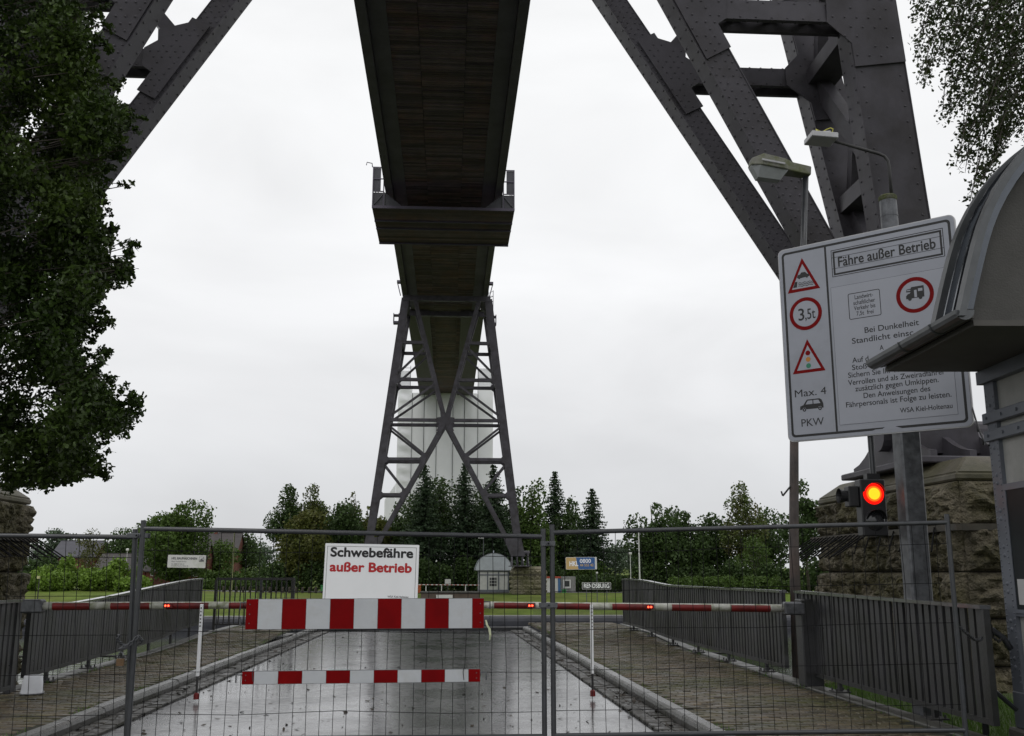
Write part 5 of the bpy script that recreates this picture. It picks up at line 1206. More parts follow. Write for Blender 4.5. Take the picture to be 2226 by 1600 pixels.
# ================================================================== foliage
_th, _yw = R(11.62), R(3.60)
_f = V(math.sin(_yw) * math.cos(_th), math.cos(_yw) * math.cos(_th), math.sin(_th)); _r = V(math.cos(_yw), -math.sin(_yw), 0); _u = _r.cross(_f)
def at(x, y, Y):
    """world point at depth Y seen at photograph pixel x,y (only to survey real positions)"""
    d = _f + _r * ((x - 1113) / 2164) - _u * ((y - 800) / 2164); return V(0, 0, 1.62) + d * (Y / d.y)
def leafmat(name, c, var=.35, trans=.3, rough=.5, c2=None):
    return mat(name, c, rough, .25, .6, c2=c2, f2=.52, s2=.35, spec=.22, rnd=var, island=True, trans=trans)
OAK = leafmat("oak_leaf", (.032, .056, .012), .6, .25, .36, c2=(.050, .078, .014))
BIRCHL = leafmat("birch_leaf", (.034, .050, .014), .45, .25, .45)
LF = {'dark': leafmat("dark_leaf", (.052, .088, .026)), 'mid': leafmat("mid_leaf", (.075, .125, .027)), 'warm': leafmat("olive_leaf", (.085, .100, .022), c2=(.095, .098, .024)), 'bright': leafmat("bright_leaf", (.145, .235, .036)), 'spruce': leafmat("spruce_needle", (.038, .064, .030), .35, .1), 'birch': leafmat("far_birch_leaf", (.08, .115, .03), c2=(.10, .095, .03)), 'blue': leafmat("haze_tinted_leaf", (.085, .120, .075))}  # 'blue': haze of the distance put into the leaf colour
BARK = mat("bark", (.055, .045, .036), .85, .4, 3, bump=.5, bscale=12); BARKB = mat("birch_bark", (.30, .29, .27), .7, .4, 2, c2=(.06, .055, .05), f2=.56, s2=2.5)
def rot_rand(n, tilt=None):
    """n random rotation matrices"""
    q = rng.normal(size=(n, 4)); q /= np.linalg.norm(q, axis=1)[:, None]; w_, x, y, z = q.T
    return np.stack([np.stack([1 - 2 * (y * y + z * z), 2 * (x * y - z * w_), 2 * (x * z + y * w_)], 1), np.stack([2 * (x * y + z * w_), 1 - 2 * (x * x + z * z), 2 * (y * z - x * w_)], 1), np.stack([2 * (x * z - y * w_), 2 * (y * z + x * w_), 1 - 2 * (x * x + y * y)], 1)], 1)
def leaves(P, size, asp=1.0):
    n = len(P); Rm = rot_rand(n); s = size if np.ndim(size) else np.full(n, size); M4 = np.zeros((n, 3, 4))
    M4[:, :, 0] = Rm[:, :, 0] * s[:, None]; M4[:, :, 1] = Rm[:, :, 1] * (s * asp)[:, None]; M4[:, :, 2] = Rm[:, :, 2] * s[:, None]; M4[:, :, 3] = P; return M4
CLUMP_V = [(-.5, -.3, 0), (.1, -.5, .12), (.5, -.05, 0), (.15, .45, .1), (-.4, .35, -.05)]; CLUMP_F = [(0, 1, 2, 3, 4)]
def lobes_points(lobes, n, rngs=rng):
    vol = np.array([l[3] * l[4] * l[5] for l in lobes]) ** .75; k = rngs.choice(len(lobes), n, p=vol / vol.sum()); Lb = np.array(lobes)[k]
    d = rngs.normal(size=(n, 3)); d /= np.linalg.norm(d, axis=1)[:, None]; rr = rngs.uniform(.35, 1.0, n) ** .45 * (1 + rngs.normal(0, .10, n))
    return Lb[:, :3] + d * rr[:, None] * Lb[:, 3:6]
def tree(x, ytop, hw, Y, kind, tone, label, base=None, n=3600, seed=0, group="trees on the far bank", name=None, ls=.42, cat="tree"):
    """x: pixel column of the trunk, ytop: pixel row of the tip, hw: half width in pixels, Y: depth"""
    r_ = np.random.default_rng(seed * 17 + int(x)); T0 = at(x, ytop, Y); X = T0.x; zg = far_z(X, Y) - .05 if base is None else base
    Hh_ = T0.z - zg; w_ = hw * 1.12 * Y / 2164
    p = empty(name or {'spruce': 'spruce_tree', 'pine': 'pine_tree', 'birch': 'birch_tree', 'bush': 'shrub', 'hedge': 'hedge'}.get(kind, 'broadleaf_tree'), (X, Y, zg), label, cat, group)
    m = LF[tone]
    if kind in ('bush', 'hedge'):
        lob = []
        k = 9 if kind == 'bush' else 14
        for i in range(k):
            t = r_.uniform(-1, 1) if kind == 'bush' else -1 + 2 * (i + .5) / k; hh = Hh_ * (r_.uniform(.55, .95) * (1 - .35 * abs(t)) if kind == 'bush' else .9)
            lob.append((X + t * w_ * .8, Y + r_.uniform(-.3, .3) * w_, zg + hh * .52, w_ * (.34 if kind == 'bush' else .12), min(w_, 2.5) * .5, hh * .52))
        n = int(n * 1.6); P = lobes_points(lob, n, r_); M4 = leaves(P, r_.uniform(.5, 1.2, n) * ls); o = link("foliage", npbatch("foliage", CLUMP_V, CLUMP_F, M4, m)); o.parent = p; o.location = -Vector(wloc(p)); o["kind"] = "stuff"
        q = MB()
        for i in range(4): a_ = r_.uniform(-.5, .5); q.tube((X + a_ * w_, Y, zg - .1), (X + a_ * w_ * 1.3, Y, zg + Hh_ * .5), .05, 5, .02)
        q.build("stems", BARK, p); return p
    q = MB(); rt = max(.12, Hh_ * .014)
    lean = r_.normal(0, .03)
    if kind == 'spruce':
        q.tube((X, Y, zg - .2), (X, Y, zg + Hh_ * .99), rt, 7, .02); q.build("trunk", BARK, p)
        P = []; S = []; h0 = zg + Hh_ * .06
        nt_ = int(Hh_ / .42)
        for i in range(nt_):
            t = i / nt_; rad = w_ * 1.5 * (1 - t) ** .8 * r_.uniform(.7, 1.15) + .2; z = h0 + (Hh_ * .94) * t
            nb = int(9 + 12 * (1 - t))
            for b in range(nb):
                a_ = r_.uniform(0, 6.283); rb = rad * r_.uniform(.65, 1.08); k = max(4, int(rb / .15))
                for j in range(k):
                    s_ = (j + r_.uniform(.2, 1)) / k; P.append((X + math.cos(a_) * rb * s_ + r_.normal(0, .08), Y + math.sin(a_) * rb * s_ + r_.normal(0, .08), z - .28 * rb * s_ * (1 - .5 * s_) + r_.normal(0, .07))); S.append(ls * (1.25 - .35 * s_))
        P = np.array(P); S = np.array(S); M4 = leaves(P, S * r_.uniform(.7, 1.2, len(P)), .55)
    else:
        nl = 24; lob = []; n = int(n * 2.0)
        if kind == 'round':
            zc, hz = zg + Hh_ * .53, Hh_ * .47
        elif kind == 'birch': zc, hz = zg + Hh_ * .54, Hh_ * .47
        elif kind == 'pine': zc, hz = zg + Hh_ * .60, Hh_ * .41
        else: zc, hz = zg + Hh_ * .55, Hh_ * .46
        q.path([(X, Y, zg - .2), (X + lean * Hh_ * .3, Y, zg + Hh_ * .35), (X + lean * Hh_ * .8, Y, zg + Hh_ * .8), (X + lean * Hh_, Y, zg + Hh_ * .97)], [rt, rt * .8, rt * .4, .03], 7)
        for i in range(nl):
            d = r_.normal(size=3); d /= np.linalg.norm(d); rr = r_.uniform(.25, .85); c = np.array([X, Y, zc]) + d * rr * np.array([w_, w_, hz]); tz = (c[2] - zc) / hz
            if kind == 'birch': c[0] = X + (c[0] - X) * (1 - .45 * max(0, tz)); c[1] = Y + (c[1] - Y) * (1 - .45 * max(0, tz))
            sz = {'round': .46, 'birch': .36, 'pine': .34}.get(kind, .36) * r_.uniform(.75, 1.15)
            lob.append((c[0], c[1], c[2], w_ * sz, w_ * sz, hz * sz * (.8 if kind != 'pine' else .5)))
            q.path([(X + lean * Hh_ * .4, Y, zg + Hh_ * r_.uniform(.3, .55)), tuple((np.array([X, Y, zc]) * .5 + c * .5)), tuple(c)], [rt * .35, rt * .22, .02], 5)
        for t in (-.9, -.5, 0, .5, .9): lob.append((X, Y, zc + t * hz * .9, w_ * .38 * (1 - .6 * abs(t)), w_ * .38, hz * .2))
        q.build("trunk", BARKB if kind == 'birch' else BARK, p, smooth=True)
        P = lobes_points(lob, n, r_); M4 = leaves(P, r_.uniform(.5, 1.15, len(P)) * ls * (.75 if kind == 'birch' else 1))
    o = link("crown", npbatch("crown", CLUMP_V, CLUMP_F, M4, m)); o.parent = p; o.location = -Vector(wloc(p)); o["kind"] = "stuff"; return p
# ---- oak over the left side
def oak():
    bx_, by_ = -8.3, 12.6
    p = empty("oak_tree", (bx_, by_, 0), "big dark oak overhanging from the left edge", "tree")
    q = MB(); q.path([(bx_, by_, -.1), (bx_ + .1, by_, 2.0), (bx_ - .1, by_ + .2, 4.5), (bx_ + .2, by_, 8), (bx_, by_, 11.5)], [.42, .34, .28, .18, .05], 12); q.build("trunk", BARK, p, smooth=True)
    edge = [(-300, 60), (-150, 150), (0, 190), (60, 205), (120, 200), (170, 218), (240, 270), (300, 262), (360, 226), (400, 236), (470, 205), (530, 240), (580, 252), (620, 232), (660, 205), (700, 190), (750, 170), (790, 196), (850, 240), (880, 262), (920, 250), (955, 200), (1000, 214), (1030, 190), (1055, 70), (1075, 20)]
    ey, ex = zip(*edge); C = []; br = MB()
    def clus(px, py, Y, r, nl): C.append((*at(px, py, Y), r, nl))
    for i in range(860):
        py = random.uniform(-420, 1050); e = np.interp(py, ey, ex); r = random.uniform(34, 66)
        if py > 985: r = min(r, 40)
        px = random.uniform(-420, e - r * .75) if random.random() < .62 else e - r * random.uniform(.8, 1.6)
        if py + r > 1068: py = 1068 - r
        if False and px > 50 and 560 < py < 630 and px < 110 and random.random() < .6: continue
        if False and 40 < px < 120 and 430 < py < 560: continue
        clus(px, py, random.uniform(10.9, 14.2), r * .0060, int(150 * (r / 50) ** 1.6) + 20)
    for i in range(90):      # loose sprigs along the outline
        py = random.uniform(-40, 1040); e = np.interp(py, ey, ex); px = e + random.uniform(-8, 26); k_ = random.randint(2, 4); a_ = random.uniform(-.9, .9); Yd = random.uniform(11.3, 13.2)
        for j in range(k_): clus(px + j * 9 * math.cos(a_), py + j * 9 * math.sin(a_), Yd, random.uniform(5, 10) * .006, random.randint(4, 9))
    for px, py, r in ((300, 870, 20), (285, 895, 24), (262, 905, 26), (240, 925, 30), (270, 935, 22), (225, 880, 30), (150, 1015, 26), (190, 1010, 28), (222, 1020, 20), (100, 1050, 22), (60, 1040, 28), (20, 1045, 30), (296, 535, 11), (282, 555, 13), (268, 575, 22), (250, 590, 26), (270, 610, 18), (258, 240, 22), (270, 270, 18), (262, 300, 20), (230, 700, 18), (225, 770, 18), (215, 90, 14), (240, 110, 12)):
        for k in range(2): clus(px + random.gauss(0, 4), py + random.gauss(0, 4), random.uniform(11.4, 12.8), r * .0058, int(40 * (r / 25) ** 1.5) + 9)
    P = []
    tx, ty = bx_, by_
    for c in C:
        n = c[4]; d = rng.normal(size=(n, 3)); d /= np.linalg.norm(d, axis=1)[:, None]; P.append(np.array(c[:3]) + d * (rng.uniform(0, 1, n) ** .4)[:, None] * c[3] * np.array([1, 1, .85]))
        s0 = V(tx + random.uniform(-.1, .3), ty, max(2.2, c[2] - random.uniform(.2, 1.6))); c3 = V(*c[:3]); mid = s0.lerp(c3, .55) + V(0, 0, random.uniform(.0, .35))
        br.path([s0, mid, c3, c3 + (c3 - mid).normalized() * c[3] * .7], [.02, .010, .005, .002], 4) if c[2] > 4.2 and random.random() < .12 else None if c[2] < 3.6 or random.random() < .7 else br.path([c3 + V(-.45, random.gauss(0, .1), -.15), c3, c3 + V(c[3] * .7, 0, .05)], [.007, .005, .002], 4)
    br.build("branches", BARK, p)
    P = np.concatenate(P); n = len(P); M4 = leaves(P, rng.uniform(.045, .10, n), .95)
    st_ = [(0, .04), (.27, .20), (.46, .12), (.74, .31), (1.0, .08)]
    tv = []; 
    for t, hw_ in st_: tv += [(t - .5, -hw_, .10 * math.sin(3 * t) - .06), (t - .5, hw_, .10 * math.sin(3 * t) + .06)]
    tf = [(2 * i, 2 * i + 2, 2 * i + 3, 2 * i + 1) for i in range(len(st_) - 1)]
    o = link("crown", npbatch("crown", tv, tf, M4, OAK)); o.parent = p; o.location = -Vector(wloc(p)); o["kind"] = "stuff"
oak()
# ---- birch hanging in at the upper right
def birch():
    bx_, by_ = 11.2, 12.9
    p = empty("birch_tree", (bx_, by_, -.05), "birch with fine drooping twigs hanging in at the upper right", "tree")
    q = MB(); q.path([(bx_, by_, -.2), (bx_ - .1, by_, 4), (bx_ - .3, by_, 8), (bx_ - .5, by_, 14)], [.2, .16, .12, .04], 10); q.build("trunk", BARKB, p, smooth=True)
    tw = MB(); P = []
    def strand(pts, dens, wid):
        pts = [V(*a) for a in pts]; tw.path(pts, [.012] + [.006] * (len(pts) - 2) + [.0025], 4)
        for a_, b_ in zip(pts, pts[1:]):
            n = int((b_ - a_).length * dens) + 1
            for i in range(n): c = a_.lerp(b_, random.random()); P.append((c.x + random.gauss(0, wid), c.y + random.gauss(0, wid), c.z + random.gauss(0, wid) - .02))
    ends = [(1990, 10), (2000, 55), (1985, 130), (2010, 170), (2005, 190), (2030, 60), (2045, 110), (2060, 150), (2060, 250), (2045, 265), (2075, 210), (2085, 330), (2100, 300), (2095, 375), (2080, 360), (2120, 400), (2110, 440), (2140, 390), (2150, 350), (2170, 300), (2130, 260), (2180, 200), (2150, 120), (2110, 80), (2200, 260), (2210, 120), (2230, 330), (2250, 240), (2280, 120), (2300, 300)]
    for ex_, ey_ in ends:
        for k in range(4):
            Y = random.uniform(11.6, 14.0); j = 9 if k else 2
            E_ = at(ex_ + random.gauss(0, j), ey_ + random.gauss(0, j) - 5 * k, Y); S_ = at(ex_ + random.uniform(60, 170), ey_ - random.uniform(120, 260), Y); M_ = at(ex_ + random.uniform(10, 60), ey_ - random.uniform(50, 120), Y)
            strand([S_, S_.lerp(M_, .5) + V(-.05, 0, .05), M_, M_.lerp(E_, .5), E_], 46, .05)
    for k in range(120):
        Y = random.uniform(11.6, 14.2); c = at(random.uniform(2075, 2420) + random.gauss(0, 10), random.uniform(-250, 230), Y); strand([c + V(.4, 0, .5), c + V(.1, 0, .25), c, c + V(-.08, 0, -.35)], 55, .07)
    tw.build("twigs", BARK, p)
    P = np.array(P); n = len(P); M4 = leaves(P, rng.uniform(.045, .078, n), .85)
    o = link("crown", npbatch("crown", [(-.5, 0, 0), (-.2, -.38, .05), (.5, 0, 0), (-.2, .38, .05)], [(0, 1, 2, 3)], M4, BIRCHL)); o.parent = p; o.location = -Vector(wloc(p)); o["kind"] = "stuff"
birch()
# ---- far bank trees: pixel column, tip row, half width, depth
tree(395, 1098, 78, 168, 'round', 'mid', "large round-crowned tree in front of the brick house", n=8000, seed=1)
tree(280, 1150, 62, 205, 'round', 'dark', "dark broadleaf tree behind the brick house roof, left of the round-crowned tree", n=3600, seed=2)
tree(322, 1140, 40, 215, 'round', 'dark', "dark tree between the left fence posts and the round-crowned tree", n=2200, seed=3)
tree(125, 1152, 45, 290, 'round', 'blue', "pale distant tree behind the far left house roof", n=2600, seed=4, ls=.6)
tree(195, 1150, 38, 172, 'birch', 'warm', "thin straggly brownish tree beside the far left house", n=1000, seed=5, ls=.34)
tree(478, 1178, 40, 185, 'round', 'mid', "low bushy tree right of the round-crowned tree", n=1800, seed=6)
tree(540, 1150, 34, 220, 'round', 'dark', "small dark tree left of the tall birch group, beside the pale mast", n=1600, seed=7)
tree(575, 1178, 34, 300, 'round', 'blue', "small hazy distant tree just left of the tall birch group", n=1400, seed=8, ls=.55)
tree(632, 1055, 48, 158, 'birch', 'dark', "tall dark birch at the left end of the central tree group", n=4200, seed=9)
tree(685, 1052, 46, 160, 'birch', 'birch', "tall birch with a pointed top, second in the central tree group", n=4200, seed=10)
tree(672, 1112, 62, 152, 'round', 'warm', "olive broadleaf tree below the two tall birches", n=4200, seed=11)
tree(745, 1092, 58, 156, 'round', 'dark', "dark broadleaf tree left of the far tower's left leg", n=4600, seed=12)
tree(768, 1068, 30, 172, 'birch', 'warm', "slender tree with yellowing top left of the far tower", n=1700, seed=13)
tree(805, 1100, 46, 162, 'round', 'warm', "olive tree right behind the far tower's left leg", n=3000, seed=14)
tree(862, 1092, 48, 165, 'round', 'dark', "dark tree inside the far tower's left foot", n=3000, seed=15)
tree(925, 1008, 52, 158, 'spruce', 'spruce', "tall spruce left of centre under the far tower", seed=16)
tree(962, 1040, 60, 166, 'round', 'dark', "dark broadleaf tree between the two spruces under the far tower", n=3600, seed=17)
tree(1010, 1005, 44, 160, 'spruce', 'spruce', "slim spruce in the middle under the far tower", seed=18)
tree(1072, 1008, 50, 158, 'spruce', 'spruce', "spruce at the far tower's right leg", seed=19)
tree(1042, 1058, 58, 170, 'round', 'dark', "dark broadleaf tree behind the domed far kiosk", n=3400, seed=20)
tree(900, 1068, 58, 172, 'round', 'dark', "dark leafy tree behind the fence notice and far tower", n=3000, seed=21)
tree(1120, 1058, 50, 164, 'round', 'dark', "dark tree right beside the far tower's right foot", n=3400, seed=22)
tree(1165, 1052, 48, 160, 'round', 'mid', "mid-green broadleaf tree right of the far tower", n=4200, seed=23)
tree(1206, 1022, 44, 170, 'spruce', 'spruce', "tall spruce tip rising behind the mid-green broadleaf tree", seed=24)
tree(1240, 1080, 40, 164, 'round', 'dark', "dark broadleaf tree between the two right-hand spruces", n=3200, seed=25)
tree(1286, 1060, 48, 158, 'spruce', 'spruce', "free-standing spruce at the right end of the central group", seed=26)
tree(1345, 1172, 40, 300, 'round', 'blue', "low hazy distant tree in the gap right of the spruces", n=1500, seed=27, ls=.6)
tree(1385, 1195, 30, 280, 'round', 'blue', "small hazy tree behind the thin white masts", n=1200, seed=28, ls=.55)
tree(1428, 1092, 58, 150, 'round', 'dark', "open-crowned tree left end of the right-hand tree row", n=4200, seed=29)
tree(1490, 1110, 56, 152, 'round', 'dark', "second tree of the right-hand row, clumped dark crown", n=4000, seed=30)
tree(1545, 1112, 58, 154, 'round', 'dark', "third tree of the right-hand row, dark rounded crown", n=3000, seed=31)
tree(1612, 1048, 56, 150, 'birch', 'birch', "tall airy birch in the right-hand tree row", n=3600, seed=32)
tree(1665, 1112, 58, 156, 'round', 'dark', "dark tree between the airy birch and the pine", n=2600, seed=33)
tree(1745, 1045, 52, 128, 'pine', 'dark', "pine with clumped needles behind the old street lamp pole", n=2600, seed=34, ls=.34)
tree(1640, 1165, 40, 140, 'birch', 'mid', "small pale-trunked birch under the airy birch", n=1400, seed=35, ls=.32)
for i, (x, yt, hw, Y, t, lab) in enumerate(((95, 1188, 52, 142, 'dark', "dark shrub beside the left granite pier"), (140, 1196, 48, 138, 'bright', "bright green shrub nearest the left granite pier"), (205, 1214, 56, 136, 'bright', "bright green shrub in the middle of the left thicket"), (262, 1206, 46, 140, 'bright', "bright green shrub in front of the low house roof"), (300, 1236, 36, 134, 'bright', "low bright shrub beside the left fence posts"), (90, 1226, 50, 134, 'bright', "low bright shrub at the left end of the thicket"), (490, 1215, 44, 165, 'mid', "shrub behind the canal railing near the pale mast"), (560, 1222, 50, 170, 'mid', "shrub left of the central tree group"), (620, 1200, 60, 150, 'dark', "dark undergrowth below the tall birches"), (720, 1195, 60, 150, 'dark', "dark undergrowth left of the fence notice"), (830, 1190, 60, 152, 'dark', "dark undergrowth behind the fence notice"), (920, 1195, 56, 152, 'dark', "dark undergrowth right of the fence notice"), (1000, 1195, 56, 154, 'dark', "dark undergrowth left of the domed far kiosk"), (1090, 1190, 56, 154, 'dark', "dark undergrowth behind the far granite pier"), (1180, 1190, 60, 152, 'dark', "dark undergrowth behind the white container"), (1270, 1195, 56, 152, 'mid', "undergrowth behind the town sign"), (1420, 1200, 56, 148, 'dark', "dark undergrowth left end below the right-hand trees"), (1500, 1205, 56, 148, 'dark', "dark undergrowth in the middle below the right-hand trees"), (1590, 1205, 60, 146, 'dark', "dark undergrowth below the airy birch"), (1690, 1200, 60, 138, 'dark', "dark undergrowth below the pine"), (1790, 1190, 60, 134, 'dark', "dark undergrowth behind the right granite pier"), (1850, 1150, 60, 140, 'dark', "tall dark shrub hidden behind the right granite pier"))):
    tree(x, yt, hw, Y, 'bush', t, lab, n=2200 if hw > 40 else 1400, seed=60 + i, group="shrubs on the far bank", ls=.36, cat="shrub")
tree(1310, 1246, 62, 146, 'hedge', 'dark', "clipped dark hedge behind the town sign", n=2600, seed=90, group="hedges on the far bank", ls=.28, cat="hedge")
tree(1590, 1250, 150, 136, 'hedge', 'mid', "long low hedge beyond the right-hand railing", n=5200, seed=91, group="hedges on the far bank", ls=.28, cat="hedge")
tree(520, 1258, 110, 158, 'hedge', 'mid', "low hedge behind the far lane near the canal railing", n=3200, seed=92, group="hedges on the far bank", ls=.28, cat="hedge")

# ================================================================== far bank buildings and small things
BRICK = mat("red_brick", (.17, .055, .038), .85, .25, 1.5, c2=(.12, .045, .035), f2=.5, s2=.6); ROOFT = mat("dark_roof_tiles", (.050, .044, .044), .7, .25, 1.2); ROOFB = mat("slate_roof", (.062, .062, .075), .7, .2, 1)
FWHITE = mat("far_white_paint", (.60, .60, .58), .6, .1, 2)
def house(x0, x1, ye, yr, Y, dep, wallm, roofm, label, wins, chim=None, over=.4):
    a = at(x0, ye, Y); b = at(x1, ye, Y); zr = at((x0 + x1) / 2, yr, Y + dep / 2).z; ze = a.z; zg = min(far_z(a.x, Y), far_z(b.x, Y)) - .3
    p = empty("house", ((a.x + b.x) / 2, Y + dep / 2, zg), label, "house")
    q = MB(); q.box(a.x, b.x, Y, Y + dep, zg, ze)
    q.add([(a.x, Y, ze), (a.x, Y + dep, ze), (a.x, Y + dep / 2, zr - .15)], [(0, 1, 2)]); q.add([(b.x, Y, ze), (b.x, Y + dep, ze), (b.x, Y + dep / 2, zr - .15)], [(2, 1, 0)]); q.build("wall", wallm, p)
    q = MB(); k = (zr - ze) / (dep / 2)
    for s in (0, 1):
        y0 = Y - over if s == 0 else Y + dep + over; z0 = ze - over * k
        vs = [(a.x - .3, y0, z0), (b.x + .3, y0, z0), (b.x + .3, Y + dep / 2, zr), (a.x - .3, Y + dep / 2, zr)]
        vs += [(x, y, z + .16) for x, y, z in vs]; q.hexa(vs if s == 0 else [vs[1], vs[0], vs[3], vs[2], vs[5], vs[4], vs[7], vs[6]])
    rf = q.build("roof", roofm, p)
    q = MB(); q.box(a.x - .3, b.x + .3, Y + dep / 2 - .12, Y + dep / 2 + .12, zr + .1, zr + .22); q.build("ridge", roofm, rf)
    if chim: c = at(chim, yr, Y + dep / 2); q = MB(); q.box(c.x - .3, c.x + .3, Y + dep / 2 - .3, Y + dep / 2 + .3, zr - .3, zr + .9); q.build("chimney", BRICK, rf)
    for (wx0, wx1, wy0, wy1, kind) in wins:
        c0 = at(wx0, wy1, Y); c1 = at(wx1, wy0, Y); q = MB(); q.box(c0.x, c1.x, Y - .06, Y + .02, c0.z, c1.z); w0 = q.build("door" if kind == 'd' else "window", FWHITE if kind != 'd' else BRICK, p)
        q = MB(); m_ = .10; q.box(c0.x + m_, c1.x - m_, Y - .075, Y - .062, c0.z + m_, c1.z - m_); q.build("pane", GLASSD, w0)
    return p
house(318, 440, 1238, 1180, 176, 9, BRICK, ROOFT, "red brick house with tall dark tiled roof behind the middle fence panel", [(327, 335, 1243, 1252, 'w'), (337, 343, 1244, 1262, 'd'), (348, 354, 1244, 1252, 'w'), (420, 430, 1240, 1254, 'w')])
house(205, 316, 1238, 1205, 179, 9, BRICK, ROOFT, "low house wing with long dark roof left of the brick house", [(230, 238, 1244, 1252, 'w'), (280, 288, 1244, 1252, 'w')])
house(112, 205, 1210, 1177, 200, 10, BRICK, ROOFB, "distant house with blue-grey roof above the left thicket", [(130, 140, 1214, 1224, 'w')])
house(425, 512, 1204, 1160, 212, 10, BRICK, ROOFT, "distant house with steep dark roof right of the round-crowned tree", [(450, 458, 1210, 1220, 'w')], chim=470)
# skylight and dormer on the brick house roof
# far kiosk
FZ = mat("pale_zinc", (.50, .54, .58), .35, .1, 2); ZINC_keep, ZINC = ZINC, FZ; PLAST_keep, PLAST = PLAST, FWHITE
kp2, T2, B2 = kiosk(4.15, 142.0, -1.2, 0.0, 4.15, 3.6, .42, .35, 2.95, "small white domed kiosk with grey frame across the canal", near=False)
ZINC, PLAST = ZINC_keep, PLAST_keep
q = MB(); ca_, Rr_ = 4.15 / 2, 4.15 / 2 + .38
arc = [(ca_ - Rr_ * math.cos(math.pi * i / 24), 3.14 + Rr_ * .90 * math.sin(math.pi * i / 24)) for i in range(25)]
q.add([T2(a_, -3.6 - .36, z_) for a_, z_ in arc] + [T2(a_, -3.6 - .33, z_) for a_, z_ in arc], [tuple(range(24, -1, -1)), tuple(range(25, 50))] + [(i, i + 1, 26 + i, 25 + i) for i in range(24)] + [(24, 0, 25, 49)]); q.build("gable_cladding", FZ, kp2)
for i in range(1, 8): a_ = 4.15 * i / 8; z_ = 3.14 + Rr_ * .9 * math.sqrt(max(0, 1 - ((a_ - ca_) / Rr_) ** 2)); q = MB(); q.beam(T2(a_, -3.6 - .372, 3.15), T2(a_, -3.6 - .372, z_ - .02), .04, .02, (0, 1, 0)); q.build("cladding_seam", FZ, kp2)
q = MB(); q.tube(T2(ca_, -2, 5.1), T2(ca_, -2, 5.65), .06, 8); q.lathe(T2(ca_, -2, 5.65), [(.001, 0), (.12, .05), (.12, .12), (.001, .2)], 10); q.build("finial", FZ, kp2)
for a0 in (1.15, 2.65): B2("frame_post", BLUEG, a0, a0 + .16, -3.64, -3.58, .56, 2.94)
B2("window_frame", FWHITE, 1.42, 2.55, -3.645, -3.56, .95, 2.25)
for i in range(4):
    for j in range(3): B2("pane", GLASSD, 1.50 + i * .25, 1.70 + i * .25, -3.655, -3.646, 1.03 + j * .40, 1.37 + j * .40)
B2("frame_rail", BLUEG, -.03, 4.18, -3.65, -3.58, 2.45, 2.6)
# container and shed
p = empty("site_container", (13.6, 143, -1.2), "white site container with red roof edge beside the far pier", "container")
def wb(p, name, m, x0, x1, y0, y1, Y, dep, c0=0, bev=0): a = at(x0, y1, Y); b = at(x1, y0, Y); q = MB(); q.box(a.x, b.x, Y + c0, Y + c0 + dep, a.z, b.z); return q.build(name, m, p, bevel=bev)
REDC = mat("red_lacquer", (.38, .06, .03), .5, .1); BLUEC = mat("blue_lacquer", (.05, .14, .30), .5, .1)
wb(p, "body", FWHITE, 1186, 1213, 1257, 1303, 143, 2.4); wb(p, "roof_edge", REDC, 1184, 1219, 1253, 1257, 142.95, 2.5); wb(p, "corner_panel", BLUEC, 1213.2, 1218, 1257, 1303, 142.98, 2.4)
p = empty("corrugated_shed", (17, 144, -1.2), "grey corrugated shed with small window next to the white container", "shed")
CORR = mat("corrugated_sheet", (.26, .26, .25), .5, .2, 2)
a = at(1219, 1296, 144); b = at(1251, 1254, 144); q = MB(); n_ = 40; vs = []
for zz in (a.z, b.z): vs += [(a.x + (b.x - a.x) * i / n_, 144 + (.07 if i % 4 < 2 else 0), zz) for i in range(n_ + 1)]
q.add(vs, [(i, i + 1, n_ + 2 + i, n_ + 1 + i) for i in range(n_)]); q.box(a.x, b.x, 144.12, 147, a.z, b.z + .05); q.build("wall", CORR, p)
w0 = wb(p, "window", FWHITE, 1224, 1241, 1260, 1279, 143.9, .12); w1 = wb(p, "pane", GLASSD, 1227, 1238, 1262.5, 1275, 143.88, .015)
p = empty("wheelie_bin", (16.2, 141, -1.2), "green wheelie bin in front of the corrugated shed", "bin")
GRB = mat("green_plastic", (.03, .22, .06), .45, .1); wb(p, "body", GRB, 1222.5, 1231, 1283, 1296, 142, .6, bev=.05); wb(p, "lid", GRB, 1222, 1231.5, 1281, 1283, 141.95, .7)
p = empty("wheelie_bin", (-13.4, 138, -1.2), "green bin on the meadow left of the fence notice", "bin"); wb(p, "body", GRB, 697, 704, 1274, 1285, 139, .6, bev=.05); wb(p, "lid", GRB, 696.5, 704.5, 1272, 1274, 138.95, .7)
ORB = mat("orange_plastic", (.45, .10, .02), .5, .1)
p = empty("waste_bin", (-3.8, 139, -1.2), "small orange bin right of the fence notice across the canal", "bin"); wb(p, "body", ORB, 908, 915, 1274, 1291, 139, .4, bev=.04); wb(p, "lid", ORB, 907.5, 915.5, 1272, 1274, 138.97, .46)
